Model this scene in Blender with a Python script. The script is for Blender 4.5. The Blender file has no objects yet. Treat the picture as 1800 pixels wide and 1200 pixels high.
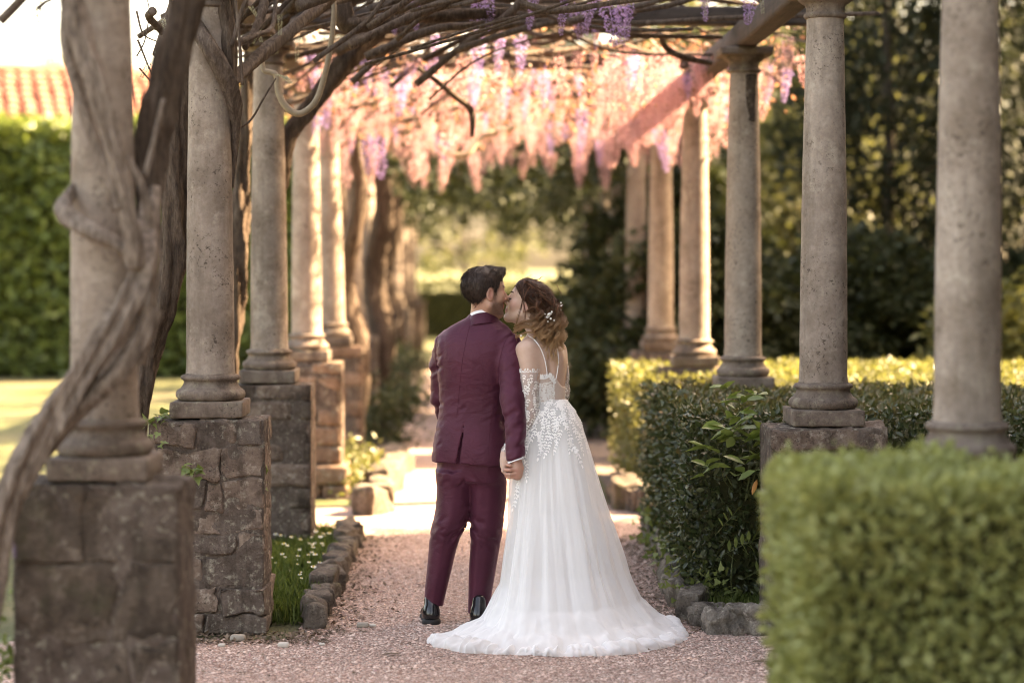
import bpy, bmesh, math, random, time
import numpy as np
from mathutils import Vector, Matrix, noise as mnoise
from mathutils.bvhtree import BVHTree
T0 = time.time()
R = math.radians
SC = bpy.context.scene
COL = SC.collection
rng = np.random.default_rng(7)
random.seed(7)

# ------------------------------------------------------------------ camera
FP = 3750.0                                   # focal length in photo pixels (1800 wide)
CAM = Vector((0, 0, 1.8))
FW = Vector(((900-835)/FP, 1.0, -(600-462)/FP)).normalized()
RT = FW.cross(Vector((0, 0, 1))).normalized()
UP = RT.cross(FW).normalized()
def ray(px, py): return FW + RT*((px-900)/FP) + UP*((600-py)/FP)
def at(px, py, Y):
    r = ray(px, py); return CAM + r*(Y/r.y)
def gnd(px, py, z=0.0):
    r = ray(px, py); return CAM + r*((z-CAM.z)/r.z)
cd = bpy.data.cameras.new('camera'); cam = bpy.data.objects.new('camera', cd); COL.objects.link(cam)
cam.location = CAM
cam.rotation_euler = FW.to_track_quat('-Z', 'Y').to_euler()
cd.sensor_width = 36; cd.lens = 36*FP/1800; cd.clip_end = 2000; cd.clip_start = .1
cd.dof.use_dof = True; cd.dof.focus_distance = 10.45; cd.dof.aperture_fstop = 1.2; cd.dof.aperture_blades = 0
SC.camera = cam

# ------------------------------------------------------------------ sky, sun, exposure
SUN_AZ, SUN_EL = 74.0, 40.0                   # degrees right of the view axis, above the horizon
w = bpy.data.worlds.new('World'); SC.world = w; w.use_nodes = True
nt = w.node_tree; bg = nt.nodes['Background']
sky = nt.nodes.new('ShaderNodeTexSky'); sky.sky_type = 'NISHITA'; sky.sun_disc = False
sky.sun_elevation = R(SUN_EL); sky.sun_rotation = R(SUN_AZ)
sky.dust_density = 4.0; sky.air_density = 1.0; sky.ozone_density = 1.0
nt.links.new(sky.outputs[0], bg.inputs[0]); bg.inputs[1].default_value = 0.10
sl = bpy.data.lights.new('sun', 'SUN'); sl.energy = 5.0; sl.angle = R(.6); sl.color = (1, .9, .74)
sun = bpy.data.objects.new('sun', sl); COL.objects.link(sun)
SUND = Vector((math.sin(R(SUN_AZ))*math.cos(R(SUN_EL)), math.cos(R(SUN_AZ))*math.cos(R(SUN_EL)), math.sin(R(SUN_EL))))
sun.rotation_euler = SUND.to_track_quat('Z', 'Y').to_euler()
vs = SC.view_settings
vs.view_transform = 'Standard'; vs.look = 'None'; vs.gamma = 1; vs.use_curve_mapping = False
vs.exposure = 3.5
vs.use_white_balance = True; vs.white_balance_temperature = 9900; vs.white_balance_tint = 16
SC.render.engine = 'CYCLES'
cy = SC.cycles
cy.use_denoising = True; cy.pixel_filter_type = 'BLACKMAN_HARRIS'; cy.filter_width = 1.05
try: cy.denoiser = 'OPENIMAGEDENOISE'
except Exception: pass
cy.max_bounces = 6; cy.diffuse_bounces = 3; cy.glossy_bounces = 2; cy.transmission_bounces = 3; cy.transparent_max_bounces = 8
cy.use_adaptive_sampling = True; cy.adaptive_threshold = .012
cy.sample_clamp_indirect = 8; cy.caustics_reflective = False; cy.caustics_refractive = False

# ------------------------------------------------------------------ helpers: objects
def tag(o, label=None, cat=None, group=None, kind=None):
    if label: o['label'] = label
    if cat: o['category'] = cat
    if cat and not kind: kind = 'thing'
    if group: o['group'] = group
    if kind: o['kind'] = kind
    return o
def empty(name, loc=(0, 0, 0), rz=0, parent=None):
    o = bpy.data.objects.new(name, None); COL.objects.link(o); o.location = loc; o.rotation_euler = (0, 0, rz)
    o.empty_display_size = .1
    if parent: o.parent = parent
    return o
def mesh_data(name, V, F, mat, smooth=True):
    V = np.ascontiguousarray(np.asarray(V, np.float32)).reshape(-1, 3)
    me = bpy.data.meshes.new(name)
    if isinstance(F, np.ndarray):
        F = np.ascontiguousarray(F, dtype=np.int32); k = F.shape[1]; n = len(F)
        me.vertices.add(len(V)); me.vertices.foreach_set('co', V.ravel())
        me.loops.add(n*k); me.loops.foreach_set('vertex_index', F.ravel())
        me.polygons.add(n)
        me.polygons.foreach_set('loop_start', np.arange(0, n*k, k, dtype=np.int32))
        me.polygons.foreach_set('loop_total', np.full(n, k, np.int32))
        me.update(calc_edges=True)
    else:
        me.from_pydata(V.tolist(), [], F); me.update()
    me.polygons.foreach_set('use_smooth', np.full(len(me.polygons), bool(smooth)))
    if mat: me.materials.append(mat)
    return me
def obj(name, V, F, mat, parent=None, smooth=True, loc=None):
    o = bpy.data.objects.new(name, mesh_data(name, V, F, mat, smooth)); COL.objects.link(o)
    if parent:
        o.parent = parent
        # vertices are given in world space unless loc is set; keep them there
        if loc is None: o.matrix_parent_inverse = PINV(parent)
    if loc is not None: o.location = loc
    return o
def PINV(p):
    return WM(p).inverted()
def WM(p):
    m = Matrix.LocRotScale(p.location, p.rotation_euler, p.scale)
    return WM(p.parent) @ p.matrix_parent_inverse @ m if p.parent else m
def inst(name, me, parent, loc, rot=(0, 0, 0), sc=(1, 1, 1)):
    o = bpy.data.objects.new(name, me); COL.objects.link(o); o.parent = parent
    o.location = loc; o.rotation_euler = rot; o.scale = sc if hasattr(sc, '__len__') else (sc,)*3
    return o
def copy_tree(o, parent=None):
    c = o.copy(); COL.objects.link(c); c.parent = parent
    for ch in list(o.children): copy_tree(ch, c)
    return c
class MB:
    """collects verts and faces of one mesh"""
    def __init__(s): s.V = []; s.F = []; s.n = 0
    def add(s, V, F):
        V = np.asarray(V, float).reshape(-1, 3); s.V.append(V)
        s.F.extend([tuple(int(i)+s.n for i in f) for f in F]); s.n += len(V)
    def get(s): return np.concatenate(s.V), s.F

# ------------------------------------------------------------------ helpers: noise
def _hash(ix, iy, iz, seed):
    h = (ix.astype(np.int64)*374761393 + iy.astype(np.int64)*668265263 + iz.astype(np.int64)*2147483647 + seed*1274126177) & 0xffffffff
    h = ((h ^ (h >> 13))*1274126177) & 0xffffffff
    h = ((h ^ (h >> 16))*2246822519) & 0xffffffff
    return ((h ^ (h >> 15)) & 0xffffff)/float(0xffffff)
def vnoise(P, seed=0):
    P = np.asarray(P, float); i = np.floor(P).astype(np.int64); f = P-i; f = f*f*(3-2*f)
    x, y, z = i[..., 0], i[..., 1], i[..., 2]; u, v, t = f[..., 0], f[..., 1], f[..., 2]
    def h(a, b, c): return _hash(x+a, y+b, z+c, seed)
    a = h(0,0,0)*(1-u)+h(1,0,0)*u; b = h(0,1,0)*(1-u)+h(1,1,0)*u
    c = h(0,0,1)*(1-u)+h(1,0,1)*u; d = h(0,1,1)*(1-u)+h(1,1,1)*u
    return ((a*(1-v)+b*v)*(1-t)+(c*(1-v)+d*v)*t)*2-1
def fbm(P, oct=3, seed=0):
    P = np.asarray(P, float); s = 0; a = 1.0; tot = 0
    for k in range(oct):
        s = s+a*vnoise(P*(2.03**k)+k*17.3, seed+k); tot += a; a *= .5
    return s/tot

# ------------------------------------------------------------------ helpers: shapes
def grid_faces(n, m, wrap=False):
    """n rows, m columns"""
    i, j = np.meshgrid(np.arange(n-1), np.arange(m if wrap else m-1), indexing='ij')
    j2 = (j+1) % m
    return np.stack([i*m+j, i*m+j2, (i+1)*m+j2, (i+1)*m+j], -1).reshape(-1, 4)
def catmull(P, n):
    """smooth resample of control points (any dimension) to n samples"""
    P = np.asarray(P, float); k = len(P)
    Q = np.vstack([2*P[0]-P[1], P, 2*P[-1]-P[-2]])
    t = np.linspace(0, k-1-1e-9, n); i = t.astype(int); f = (t-i)[:, None]
    a, b, c, d = Q[i], Q[i+1], Q[i+2], Q[i+3]
    return .5*((2*b)+(-a+c)*f+(2*a-5*b+4*c-d)*f*f+(-a+3*b-3*c+d)*f**3)
def tube(P, rad, sides=8, ridge=0, nridge=5, twist=0, rough=0, seed=0, cap=True):
    """swept tube through points P (n,3) with radii (n); returns verts and quads"""
    P = np.asarray(P, float); n = len(P); rad = np.broadcast_to(np.asarray(rad, float), (n,))
    T = np.gradient(P, axis=0); T /= np.linalg.norm(T, axis=1)[:, None]+1e-12
    ref = np.array([0, 0, 1.]) if abs(T[0, 2]) < .9 else np.array([0, 1., 0])
    N = np.zeros_like(P); a = np.cross(T[0], ref); N[0] = a/np.linalg.norm(a)
    for i in range(1, n):
        a = N[i-1]-T[i]*np.dot(N[i-1], T[i]); N[i] = a/(np.linalg.norm(a)+1e-12)
    B = np.cross(T, N)
    th = np.linspace(0, 2*np.pi, sides, endpoint=False)
    L = np.concatenate([[0], np.cumsum(np.linalg.norm(np.diff(P, axis=0), axis=1))])
    r = rad[:, None]*np.ones((1, sides))
    if ridge:
        ph = th[None]*nridge+twist*L[:, None]
        r = r*(1+ridge*np.sin(ph)+.5*ridge*np.sin(2.3*th[None].round(3)*0+ph*1.0*2+L[:, None]*9))
    V = P[:, None]+r[..., None]*(np.cos(th)[None, :, None]*N[:, None]+np.sin(th)[None, :, None]*B[:, None])
    if rough:
        d = fbm(np.stack([V[..., 0]*28, V[..., 1]*28, V[..., 2]*9], -1), 3, seed)
        lump = fbm(V*7, 2, seed+9)
        V = V+(V-P[:, None])*(d*rough+lump*rough*.8)[..., None]
    F = grid_faces(n, sides, True); V = V.reshape(-1, 3)
    if cap:
        V = np.vstack([V, P[0], P[-1]])
        c0 = np.arange(sides)
        f0 = np.stack([np.full(sides, n*sides), (c0+1) % sides, c0, c0], -1)
        f1 = np.stack([np.full(sides, n*sides+1), (n-1)*sides+c0, (n-1)*sides+(c0+1) % sides, (n-1)*sides+(c0+1) % sides], -1)
        tri = np.vstack([f0, f1])[:, :3]
        return V, [tuple(x) for x in F.tolist()]+[tuple(x) for x in tri.tolist()]
    return V, F
def multi_tube(list_of_paths, sides=4):
    """many thin tubes of equal sample count -> one quad array; each item (P(n,3), rad(n))"""
    VV = []; FF = []; o = 0
    for P, r in list_of_paths:
        V, F = tube(P, r, sides, cap=False); VV.append(V); FF.append(F+o); o += len(V)
    return np.concatenate(VV), np.concatenate(FF)
def lathe(prof, seg=48):
    prof = np.asarray(prof, float); th = np.linspace(0, 2*np.pi, seg, endpoint=False)
    V = np.stack([prof[:, 0:1]*np.cos(th), prof[:, 0:1]*np.sin(th), np.repeat(prof[:, 1:2], seg, 1)], -1)
    return V.reshape(-1, 3), grid_faces(len(prof), seg, True)
def rbox(dx, dy, dz, n=(4, 4, 4), bev=.01, amp=.004, freq=20, seed=0, chip=0.0):
    """box with rounded edges and uneven faces, centre at origin; returns verts, quads"""
    V = []; F = []; o = 0
    h = np.array([dx, dy, dz])/2
    for ax in range(3):
        a, b = (ax+1) % 3, (ax+2) % 3
        na, nb = n[a]+1, n[b]+1
        ta = np.tanh(np.linspace(-1, 1, na)*1.6)/np.tanh(1.6); tb = np.tanh(np.linspace(-1, 1, nb)*1.6)/np.tanh(1.6)
        A, Bq = np.meshgrid(ta, tb, indexing='ij')
        for s in (-1, 1):
            P = np.zeros(A.shape+(3,)); P[..., ax] = s*h[ax]; P[..., a] = A*h[a]; P[..., b] = Bq*h[b]
            f = grid_faces(na, nb)
            if s < 0: f = f[:, ::-1]
            V.append(P.reshape(-1, 3)); F.append(f+o); o += na*nb
    V = np.concatenate(V); F = np.concatenate(F)
    inner = np.clip(V, -(h-bev), h-bev); d = V-inner; L = np.linalg.norm(d, axis=1)[:, None]
    nrm = d/(L+1e-9)
    V = inner+nrm*bev
    q = V+np.array([seed*3.7, seed*1.3, seed*2.1])
    disp = fbm(q*freq, 3, seed)
    V = V+nrm*(disp*amp)[:, None]
    if chip:
        c = fbm(q*freq*.45, 2, seed+50)
        V = V-nrm*(np.clip(c-.15, 0, 1)*chip)[:, None]
        V = V+np.stack([fbm(q*freq*.3+k*31, 2, seed+70+k) for k in range(3)], -1)*chip*.5
    # weld coincident verts
    key = np.round(V*2e4).astype(np.int64); _, idx, inv = np.unique(key, axis=0, return_index=True, return_inverse=True)
    return V[idx], inv.reshape(-1)[F]
def box(dx, dy, dz, bev=.006):
    return rbox(dx, dy, dz, (3, 3, 3), bev, 0)

def leaf_template(kind='leaf'):
    if kind == 'leaf':      # pointed leaf along +y, folded at the midrib, unit length
        V = [(0, 0, 0), (.22, .35, .07), (.20, .68, .05), (0, 1, -.06), (-.20, .68, .05), (-.22, .35, .07), (0, .5, -.02)]
        F = [(0, 1, 6), (1, 2, 6), (2, 3, 6), (3, 4, 6), (4, 5, 6), (5, 0, 6)]
    elif kind == 'small':   # 2 triangles, folded
        V = [(0, 0, 0), (.26, .5, .06), (0, 1, 0), (-.26, .5, .06)]
        F = [(0, 1, 2), (0, 2, 3)]
    elif kind == 'ivy':
        V = [(0, 0, 0), (.30, -.08, .02), (.48, .22, .0), (.24, .42, .06), (.0, 1, -.08), (-.24, .42, .06), (-.48, .22, .0), (-.30, -.08, .02), (0, .3, .0)]
        F = [(0, 1, 8), (1, 2, 8), (2, 3, 8), (3, 4, 8), (4, 5, 8), (5, 6, 8), (6, 7, 8), (7, 0, 8)]
    elif kind == 'long':
        V = [(0, 0, 0), (.12, .25, .04), (.15, .55, .03), (.08, .82, -.01), (0, 1, -.06), (-.08, .82, -.01), (-.15, .55, .03), (-.12, .25, .04), (0, .3, 0), (0, .65, -.02)]
        F = [(0, 1, 8), (1, 2, 9, 8), (2, 3, 9), (3, 4, 9), (4, 5, 9), (5, 6, 9), (6, 7, 8, 9), (7, 0, 8)]
        F = [(0,1,8),(1,2,9),(1,9,8),(2,3,9),(3,4,9),(4,5,9),(5,6,9),(6,7,8),(6,8,9),(7,0,8)]
    return np.array(V, float), np.array(F, np.int32)
def frames(D, rnd=None, roll=None):
    """orthonormal frames with +y along D and random roll"""
    D = D/(np.linalg.norm(D, axis=1)[:, None]+1e-12)
    a = rng.normal(size=D.shape) if roll is None else roll
    X = np.cross(D, a); X /= np.linalg.norm(X, axis=1)[:, None]+1e-12
    Z = np.cross(X, D)
    return np.stack([X, D, Z], -1)           # columns
def leaves(P, D, size, kind='leaf', roll=None):
    """P (n,3) positions, D (n,3) directions, size (n) -> verts, tris"""
    tv, tf = leaf_template(kind); n = len(P)
    M = frames(np.asarray(D, float), roll=roll); size = np.broadcast_to(size, (n,))
    V = np.einsum('nij,kj->nki', M, tv)*size[:, None, None]+np.asarray(P)[:, None]
    F = (tf[None]+(np.arange(n)*len(tv))[:, None, None]).reshape(-1, 3)
    return V.reshape(-1, 3), F
def rdir(n, up=0.0, nrm=None, k=1.0):
    d = rng.normal(size=(n, 3)); d /= np.linalg.norm(d, axis=1)[:, None]
    d[:, 2] += up
    if nrm is not None: d = d+np.asarray(nrm)*k
    return d

# ------------------------------------------------------------------ helpers: materials
class NT:
    def __init__(s, name):
        s.m = bpy.data.materials.new(name); s.m.use_nodes = True; s.t = s.m.node_tree
        s.p = s.t.nodes['Principled BSDF']; s.out = s.t.nodes['Material Output']; s._g = None
    def n(s, typ, **kw):
        x = s.t.nodes.new('ShaderNode'+typ)
        for k, v in kw.items(): setattr(x, k, v)
        return x
    def l(s, a, b): s.t.links.new(a, b)
    def coord(s):
        if s._g is None: s._g = s.n('TexCoord')
        return s._g.outputs['Object']
    def world(s):
        return s.n('NewGeometry').outputs['Position']
    def noise(s, scale, detail=4, rough=.6, vec=None, stretch=None, dist=0):
        x = s.n('TexNoise'); x.inputs['Scale'].default_value = scale; x.inputs['Detail'].default_value = detail
        x.inputs['Roughness'].default_value = rough; x.inputs['Distortion'].default_value = dist
        v = vec or s.coord()
        if stretch:
            mp = s.n('Mapping'); mp.inputs['Scale'].default_value = stretch; s.l(v, mp.inputs[0]); v = mp.outputs[0]
        s.l(v, x.inputs['Vector']); return x.outputs['Fac']
    def voro(s, scale, feature='F1', vec=None, out='Distance'):
        x = s.n('TexVoronoi', feature=feature); x.inputs['Scale'].default_value = scale
        s.l(vec or s.coord(), x.inputs['Vector']); return x.outputs[out]
    def ramp(s, fac, stops):
        x = s.n('ValToRGB'); e = x.color_ramp.elements
        while len(e) < len(stops): e.new(.5)
        for el, (p, c) in zip(e, stops): el.position = p; el.color = (*c, 1) if len(c) == 3 else c
        s.l(fac, x.inputs[0]); return x.outputs[0]
    def mix(s, fac, a, b, typ='MIX'):
        x = s.n('MixRGB', blend_type=typ)
        for i, v in enumerate((fac, a, b)):
            if hasattr(v, 'links'): s.l(v, x.inputs[i])
            elif i == 0: x.inputs[0].default_value = v
            else: x.inputs[i].default_value = (*v, 1)
        return x.outputs[0]
    def math(s, op, a, b=0.0):
        x = s.n('Math', operation=op)
        for i, v in enumerate((a, b)):
            if hasattr(v, 'links'): s.l(v, x.inputs[i])
            else: x.inputs[i].default_value = v
        return x.outputs[0]
    def bump(s, h, strength=.5, dist=.01, prev=None):
        x = s.n('Bump'); x.inputs['Strength'].default_value = strength; x.inputs['Distance'].default_value = dist
        s.l(h, x.inputs['Height'])
        if prev is not None: s.l(prev, x.inputs['Normal'])
        s.l(x.outputs[0], s.p.inputs['Normal']); return x.outputs[0]
    def base(s, c):
        if hasattr(c, 'links'): s.l(c, s.p.inputs['Base Color'])
        else: s.p.inputs['Base Color'].default_value = (*c, 1)
    def set(s, **kw):
        for k, v in kw.items():
            i = s.p.inputs[k.replace('_', ' ')]
            if hasattr(v, 'links'): s.l(v, i)
            else: i.default_value = v
        return s
    def island(s): return s.n('NewGeometry').outputs['Random Per Island']
    def translucent(s, col, fac):
        tr = s.n('BsdfTranslucent'); mx = s.n('MixShader'); mx.inputs[0].default_value = fac
        if hasattr(col, 'links'): s.l(col, tr.inputs[0])
        else: tr.inputs[0].default_value = (*col, 1)
        s.l(s.p.outputs[0], mx.inputs[1]); s.l(tr.outputs[0], mx.inputs[2]); s.l(mx.outputs[0], s.out.inputs[0])
        return mx

def leaf_mat(name, cols, rough=.45, trans=.35, tcol=None, spec=.4, patch=1.5):
    """cols: dark..light leaf colours picked per leaf"""
    t = NT(name); st = [(i/(len(cols)-1), c) for i, c in enumerate(cols)]
    f = t.math('ADD', t.math('MULTIPLY', t.island(), .65), t.math('MULTIPLY', t.noise(patch, 2, vec=t.world()), .35))
    c = t.ramp(f, st); t.base(c); t.set(Roughness=rough); t.p.inputs['Specular IOR Level'].default_value = spec
    if trans:
        c2 = t.mix(1.0, c, tcol or (1.0, .98, .66), 'MULTIPLY')
        t.translucent(t.mix(.0, c2, c2), trans)
    return t.m
def stone_mat(name, c1, c2, c3, lichen=(.42, .38, .30), dark=(.05, .042, .036), scale=1.0, bump=.35, moss=None):
    t = NT(name); P = t.world()
    a = t.noise(5*scale, 5, .65, P); b = t.noise(38*scale, 4, .7, P)
    c = t.ramp(a, [(.32, c1), (.5, c2), (.68, c3)])
    c = t.mix(t.ramp(t.noise(11*scale, 6, .7, P), [(.54, (0, 0, 0)), (.66, (1, 1, 1))]), c, lichen)
    sp = t.ramp(t.noise(48*scale, 4, .8, P), [(.36, (1, 1, 1)), (.45, (0, 0, 0))])
    zone = t.ramp(t.noise(4.3*scale, 3, .5, P), [(.42, (0, 0, 0)), (.6, (1, 1, 1))])
    c = t.mix(t.mix(1.0, sp, zone, 'MULTIPLY'), c, dark)
    c = t.mix(.35, c, t.ramp(b, [(.3, (.25, .24, .23)), (.7, (1, 1, 1))]), 'MULTIPLY')
    st = t.noise(7*scale, 5, .65, P, stretch=(1, 1, .12)); c = t.mix(t.ramp(st, [(.50, (0, 0, 0)), (.68, (.55, .55, .55))]), c, tuple(x*.45 for x in c1))
    c = t.mix(.6, c, t.ramp(t.noise(1.3, 3, .6, P), [(.30, (.55, .52, .50)), (.62, (1.1, 1.08, 1.06))]), 'MULTIPLY')
    if moss: c = t.mix(t.ramp(t.noise(3.1*scale, 5, .7, P), [(.55, (0, 0, 0)), (.72, (.7, .7, .7))]), c, moss)
    t.base(c); t.set(Roughness=.92); t.p.inputs['Specular IOR Level'].default_value = .2
    h = t.math('ADD', t.math('MULTIPLY', t.noise(16*scale, 6, .7, P), 1.0), t.math('MULTIPLY', b, .55))
    t.bump(h, bump, .02)
    return t.m
def plain(name, c, rough=.6, spec=.3, metal=0, var=.15, scale=30, bump=0):
    t = NT(name); n = t.noise(scale, 4, .6)
    t.base(t.ramp(n, [(.3, tuple(x*(1-var) for x in c)), (.7, tuple(min(1, x*(1+var)) for x in c))]))
    t.set(Roughness=rough, Metallic=metal); t.p.inputs['Specular IOR Level'].default_value = spec
    if bump: t.bump(n, bump, .005)
    return t.m
def bark_mat(name, c1, c2, c3, scale=1.0):
    t = NT(name); P = t.world()
    a = t.noise(9*scale, 6, .7, P, stretch=(3, 3, .6)); b = t.noise(30*scale, 5, .7, P, stretch=(2.4, 2.4, .7))
    c = t.ramp(a, [(.3, c1), (.52, c2), (.72, c3)])
    c = t.mix(.5, c, t.ramp(b, [(.32, (.2, .19, .18)), (.62, (1, 1, 1))]), 'MULTIPLY')
    t.base(c); t.set(Roughness=.9); t.p.inputs['Specular IOR Level'].default_value = .15
    t.bump(t.math('ADD', a, t.math('MULTIPLY', b, .5)), .8, .03); return t.m
# ================================================================== materials of the place
M = {}
M['column'] = stone_mat('column_stone', (.27, .21, .165), (.36, .29, .24), (.45, .375, .315), lichen=(.46, .39, .32), dark=(.085, .064, .05), scale=1.0, bump=.3)
M['moulding'] = stone_mat('moulding_stone', (.14, .105, .082), (.215, .165, .135), (.29, .235, .19), lichen=(.32, .275, .205), dark=(.06, .05, .042), scale=1.6, bump=.4)
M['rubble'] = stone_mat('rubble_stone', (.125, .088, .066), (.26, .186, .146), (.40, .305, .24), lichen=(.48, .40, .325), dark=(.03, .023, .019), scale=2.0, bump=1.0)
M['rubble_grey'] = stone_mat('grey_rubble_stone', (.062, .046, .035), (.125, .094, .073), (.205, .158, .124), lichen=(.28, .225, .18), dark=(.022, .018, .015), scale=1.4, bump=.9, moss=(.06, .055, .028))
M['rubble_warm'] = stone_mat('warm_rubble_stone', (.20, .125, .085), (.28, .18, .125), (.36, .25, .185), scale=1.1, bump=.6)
M['mortar'] = stone_mat('mortar', (.095, .07, .056), (.16, .12, .098), (.235, .185, .155), scale=2.5, bump=.9)
M['rock'] = stone_mat('tufa_rock', (.09, .076, .062), (.24, .205, .17), (.42, .365, .305), lichen=(.48, .43, .36), dark=(.03, .027, .022), scale=2.2, bump=1.0, moss=(.10, .10, .04))
M['kerb'] = stone_mat('edging_rock', (.10, .078, .062), (.17, .135, .11), (.25, .205, .17), lichen=(.27, .235, .19), scale=2.4, bump=1.0, moss=(.085, .085, .035))
def wood_mat(name, c1, c2, c3):
    t = NT(name); P = t.coord()
    a = t.noise(3, 5, .6, P, stretch=(.8, 12, 12)); b = t.noise(9, 5, .7, P)
    t.base(t.mix(t.ramp(b, [(.45, (0, 0, 0)), (.7, (.8, .8, .8))]), t.ramp(a, [(.3, c1), (.5, c2), (.7, c3)]), tuple(x*.55 for x in c1)))
    t.set(Roughness=.8); t.bump(a, .6, .01); return t.m
M['beam'] = wood_mat('weathered_beam', (.028, .018, .014), (.052, .033, .025), (.085, .056, .042))
M['beam_dark'] = wood_mat('dark_beam', (.035, .024, .018), (.065, .045, .034), (.10, .072, .055))
M['bark_pale'] = bark_mat('pale_vine_bark', (.085, .062, .049), (.29, .225, .18), (.50, .41, .34), 1.6)
M['bark_dark'] = bark_mat('dark_vine_bark', (.05, .036, .028), (.12, .085, .064), (.22, .165, .125), 1.3)
M['bark_far'] = bark_mat('tree_bark', (.05, .038, .03), (.11, .085, .065), (.18, .14, .11), .7)
M['shoot'] = plain('young_shoot', (.30, .24, .17), .7, .3)
M['green_stem'] = plain('green_stem', (.10, .115, .045), .6, .3)
M['stem'] = bark_mat('vine_stem', (.085, .06, .047), (.17, .125, .098), (.27, .21, .17), 1.6)
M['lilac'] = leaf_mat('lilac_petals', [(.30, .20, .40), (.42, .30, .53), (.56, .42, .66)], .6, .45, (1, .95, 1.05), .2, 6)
M['pink'] = leaf_mat('backlit_petal_tint', [(.38, .205, .235), (.57, .375, .395), (.78, .62, .63)], .6, .5, (1.1, .88, .8), .2, 5)  # lilac blossom tinted pink as if sunlit from behind; light put into the colour
M['bronze'] = leaf_mat('bronze_young_leaves', [(.17, .095, .08), (.26, .165, .13), (.33, .25, .18)], .5, .5, (1.15, .85, .6), .3, 3)
M['catkin'] = leaf_mat('catkin_buds', [(.33, .33, .24), (.45, .45, .34)], .6, .3, (1, 1, .8), .2)
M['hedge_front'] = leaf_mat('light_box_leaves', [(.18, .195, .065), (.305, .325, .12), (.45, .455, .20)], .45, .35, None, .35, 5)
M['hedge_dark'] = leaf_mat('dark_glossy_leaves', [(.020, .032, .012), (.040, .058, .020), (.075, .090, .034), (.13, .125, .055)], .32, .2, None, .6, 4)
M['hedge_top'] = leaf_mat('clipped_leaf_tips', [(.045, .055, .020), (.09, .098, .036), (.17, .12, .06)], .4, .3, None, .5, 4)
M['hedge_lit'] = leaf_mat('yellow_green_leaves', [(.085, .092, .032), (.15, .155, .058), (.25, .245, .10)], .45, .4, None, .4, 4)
M['hedge_wall'] = leaf_mat('creeper_leaves', [(.065, .095, .025), (.16, .21, .06), (.29, .345, .12)], .4, .35, None, .5, .9)
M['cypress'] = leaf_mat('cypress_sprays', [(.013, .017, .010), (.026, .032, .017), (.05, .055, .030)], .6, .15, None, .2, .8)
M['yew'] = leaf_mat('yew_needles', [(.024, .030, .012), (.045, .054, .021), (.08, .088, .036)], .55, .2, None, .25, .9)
M['broad'] = leaf_mat('sunny_tree_leaves', [(.050, .058, .026), (.105, .112, .052), (.21, .205, .11)], .5, .45, None, .3, .8)
M['laurel'] = leaf_mat('laurel_leaves', [(.11, .16, .04), (.19, .25, .07), (.30, .36, .13)], .28, .3, None, .6, 3)
M['orange_leaf'] = plain('orange_leaf', (.55, .24, .07), .5, .4)
M['ivy'] = leaf_mat('ivy_leaves', [(.09, .13, .035), (.16, .20, .06), (.26, .28, .11)], .4, .3, None, .4, 5)
M['grass'] = leaf_mat('grass_blades', [(.055, .085, .018), (.12, .165, .04), (.22, .25, .08)], .5, .4, None, .3, 3)
M['petal_white'] = plain('white_petals', (.80, .80, .76), .6, .2, var=.05)
M['yolk'] = plain('daisy_centre', (.65, .45, .06), .7)
M['litter'] = leaf_mat('dry_leaf_litter', [(.07, .048, .033), (.15, .105, .075), (.25, .18, .13)], .8, .1, (1, .9, .7), .2, 6)
M['tile'] = plain('terracotta_tile', (.30, .135, .09), .85, .2, var=.35, scale=3)
M['plaster'] = plain('ochre_plaster', (.50, .40, .28), .9, .2, var=.12, scale=1.2)

# ground: lawn and soil
t = NT('lawn_ground'); P = t.world()
g = t.ramp(t.noise(1.6, 5, .7, P), [(.3, (.06, .072, .02)), (.5, (.11, .12, .038)), (.72, (.18, .165, .07))])
g = t.mix(t.ramp(t.noise(.35, 4, .6, P), [(.5, (0, 0, 0)), (.72, (.85, .85, .85))]), g, (.21, .165, .10))
t.base(t.mix(.45, g, t.ramp(t.noise(60, 4, .7, P), [(.3, (.3, .3, .3)), (.7, (1, 1, 1))]), 'MULTIPLY'))
t.set(Roughness=.95); t.bump(t.noise(40, 5, .7, P), .9, .04); M['lawn'] = t.m
# gravel
t = NT('pink_gravel'); P = t.world()
vo = t.n('TexVoronoi'); vo.inputs['Scale'].default_value = 85; t.l(P, vo.inputs['Vector'])
sp = t.n('SeparateColor'); t.l(vo.outputs['Color'], sp.inputs[0])
c = t.ramp(sp.outputs[0], [(0, (.38, .235, .185)), (.35, (.56, .375, .305)), (.7, (.68, .49, .41)), (1, (.74, .62, .54))])
c = t.mix(t.ramp(vo.outputs['Distance'], [(.30, (0, 0, 0)), (.75, (.85, .85, .85))]), c, (.12, .078, .062))
c = t.mix(t.ramp(t.noise(2.3, 5, .65, P), [(.45, (0, 0, 0)), (.75, (.5, .5, .5))]), c, (.38, .26, .205))
t.base(c); t.set(Roughness=.93); t.p.inputs['Specular IOR Level'].default_value = .2
hh = t.math('SUBTRACT', 1.0, vo.outputs['Distance'])
t.bump(t.math('ADD', hh, t.math('MULTIPLY', t.noise(14, 4, .6, P), .9)), .9, .012); M['gravel'] = t.m
M['pebble'] = leaf_mat('gravel_pebbles', [(.20, .13, .105), (.33, .205, .165), (.54, .36, .295), (.67, .48, .40), (.76, .64, .56)], .85, 0, None, .25, 2)
t = NT('dark_soil'); P = t.world()
t.base(t.mix(t.ramp(t.noise(45, 5, .7, P), [(.42, (0, 0, 0)), (.6, (1, 1, 1))]), (.10, .07, .052), (.25, .185, .145)))
t.set(Roughness=.95); t.bump(t.noise(50, 5, .75, P), 1, .02); M['soil'] = t.m

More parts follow.
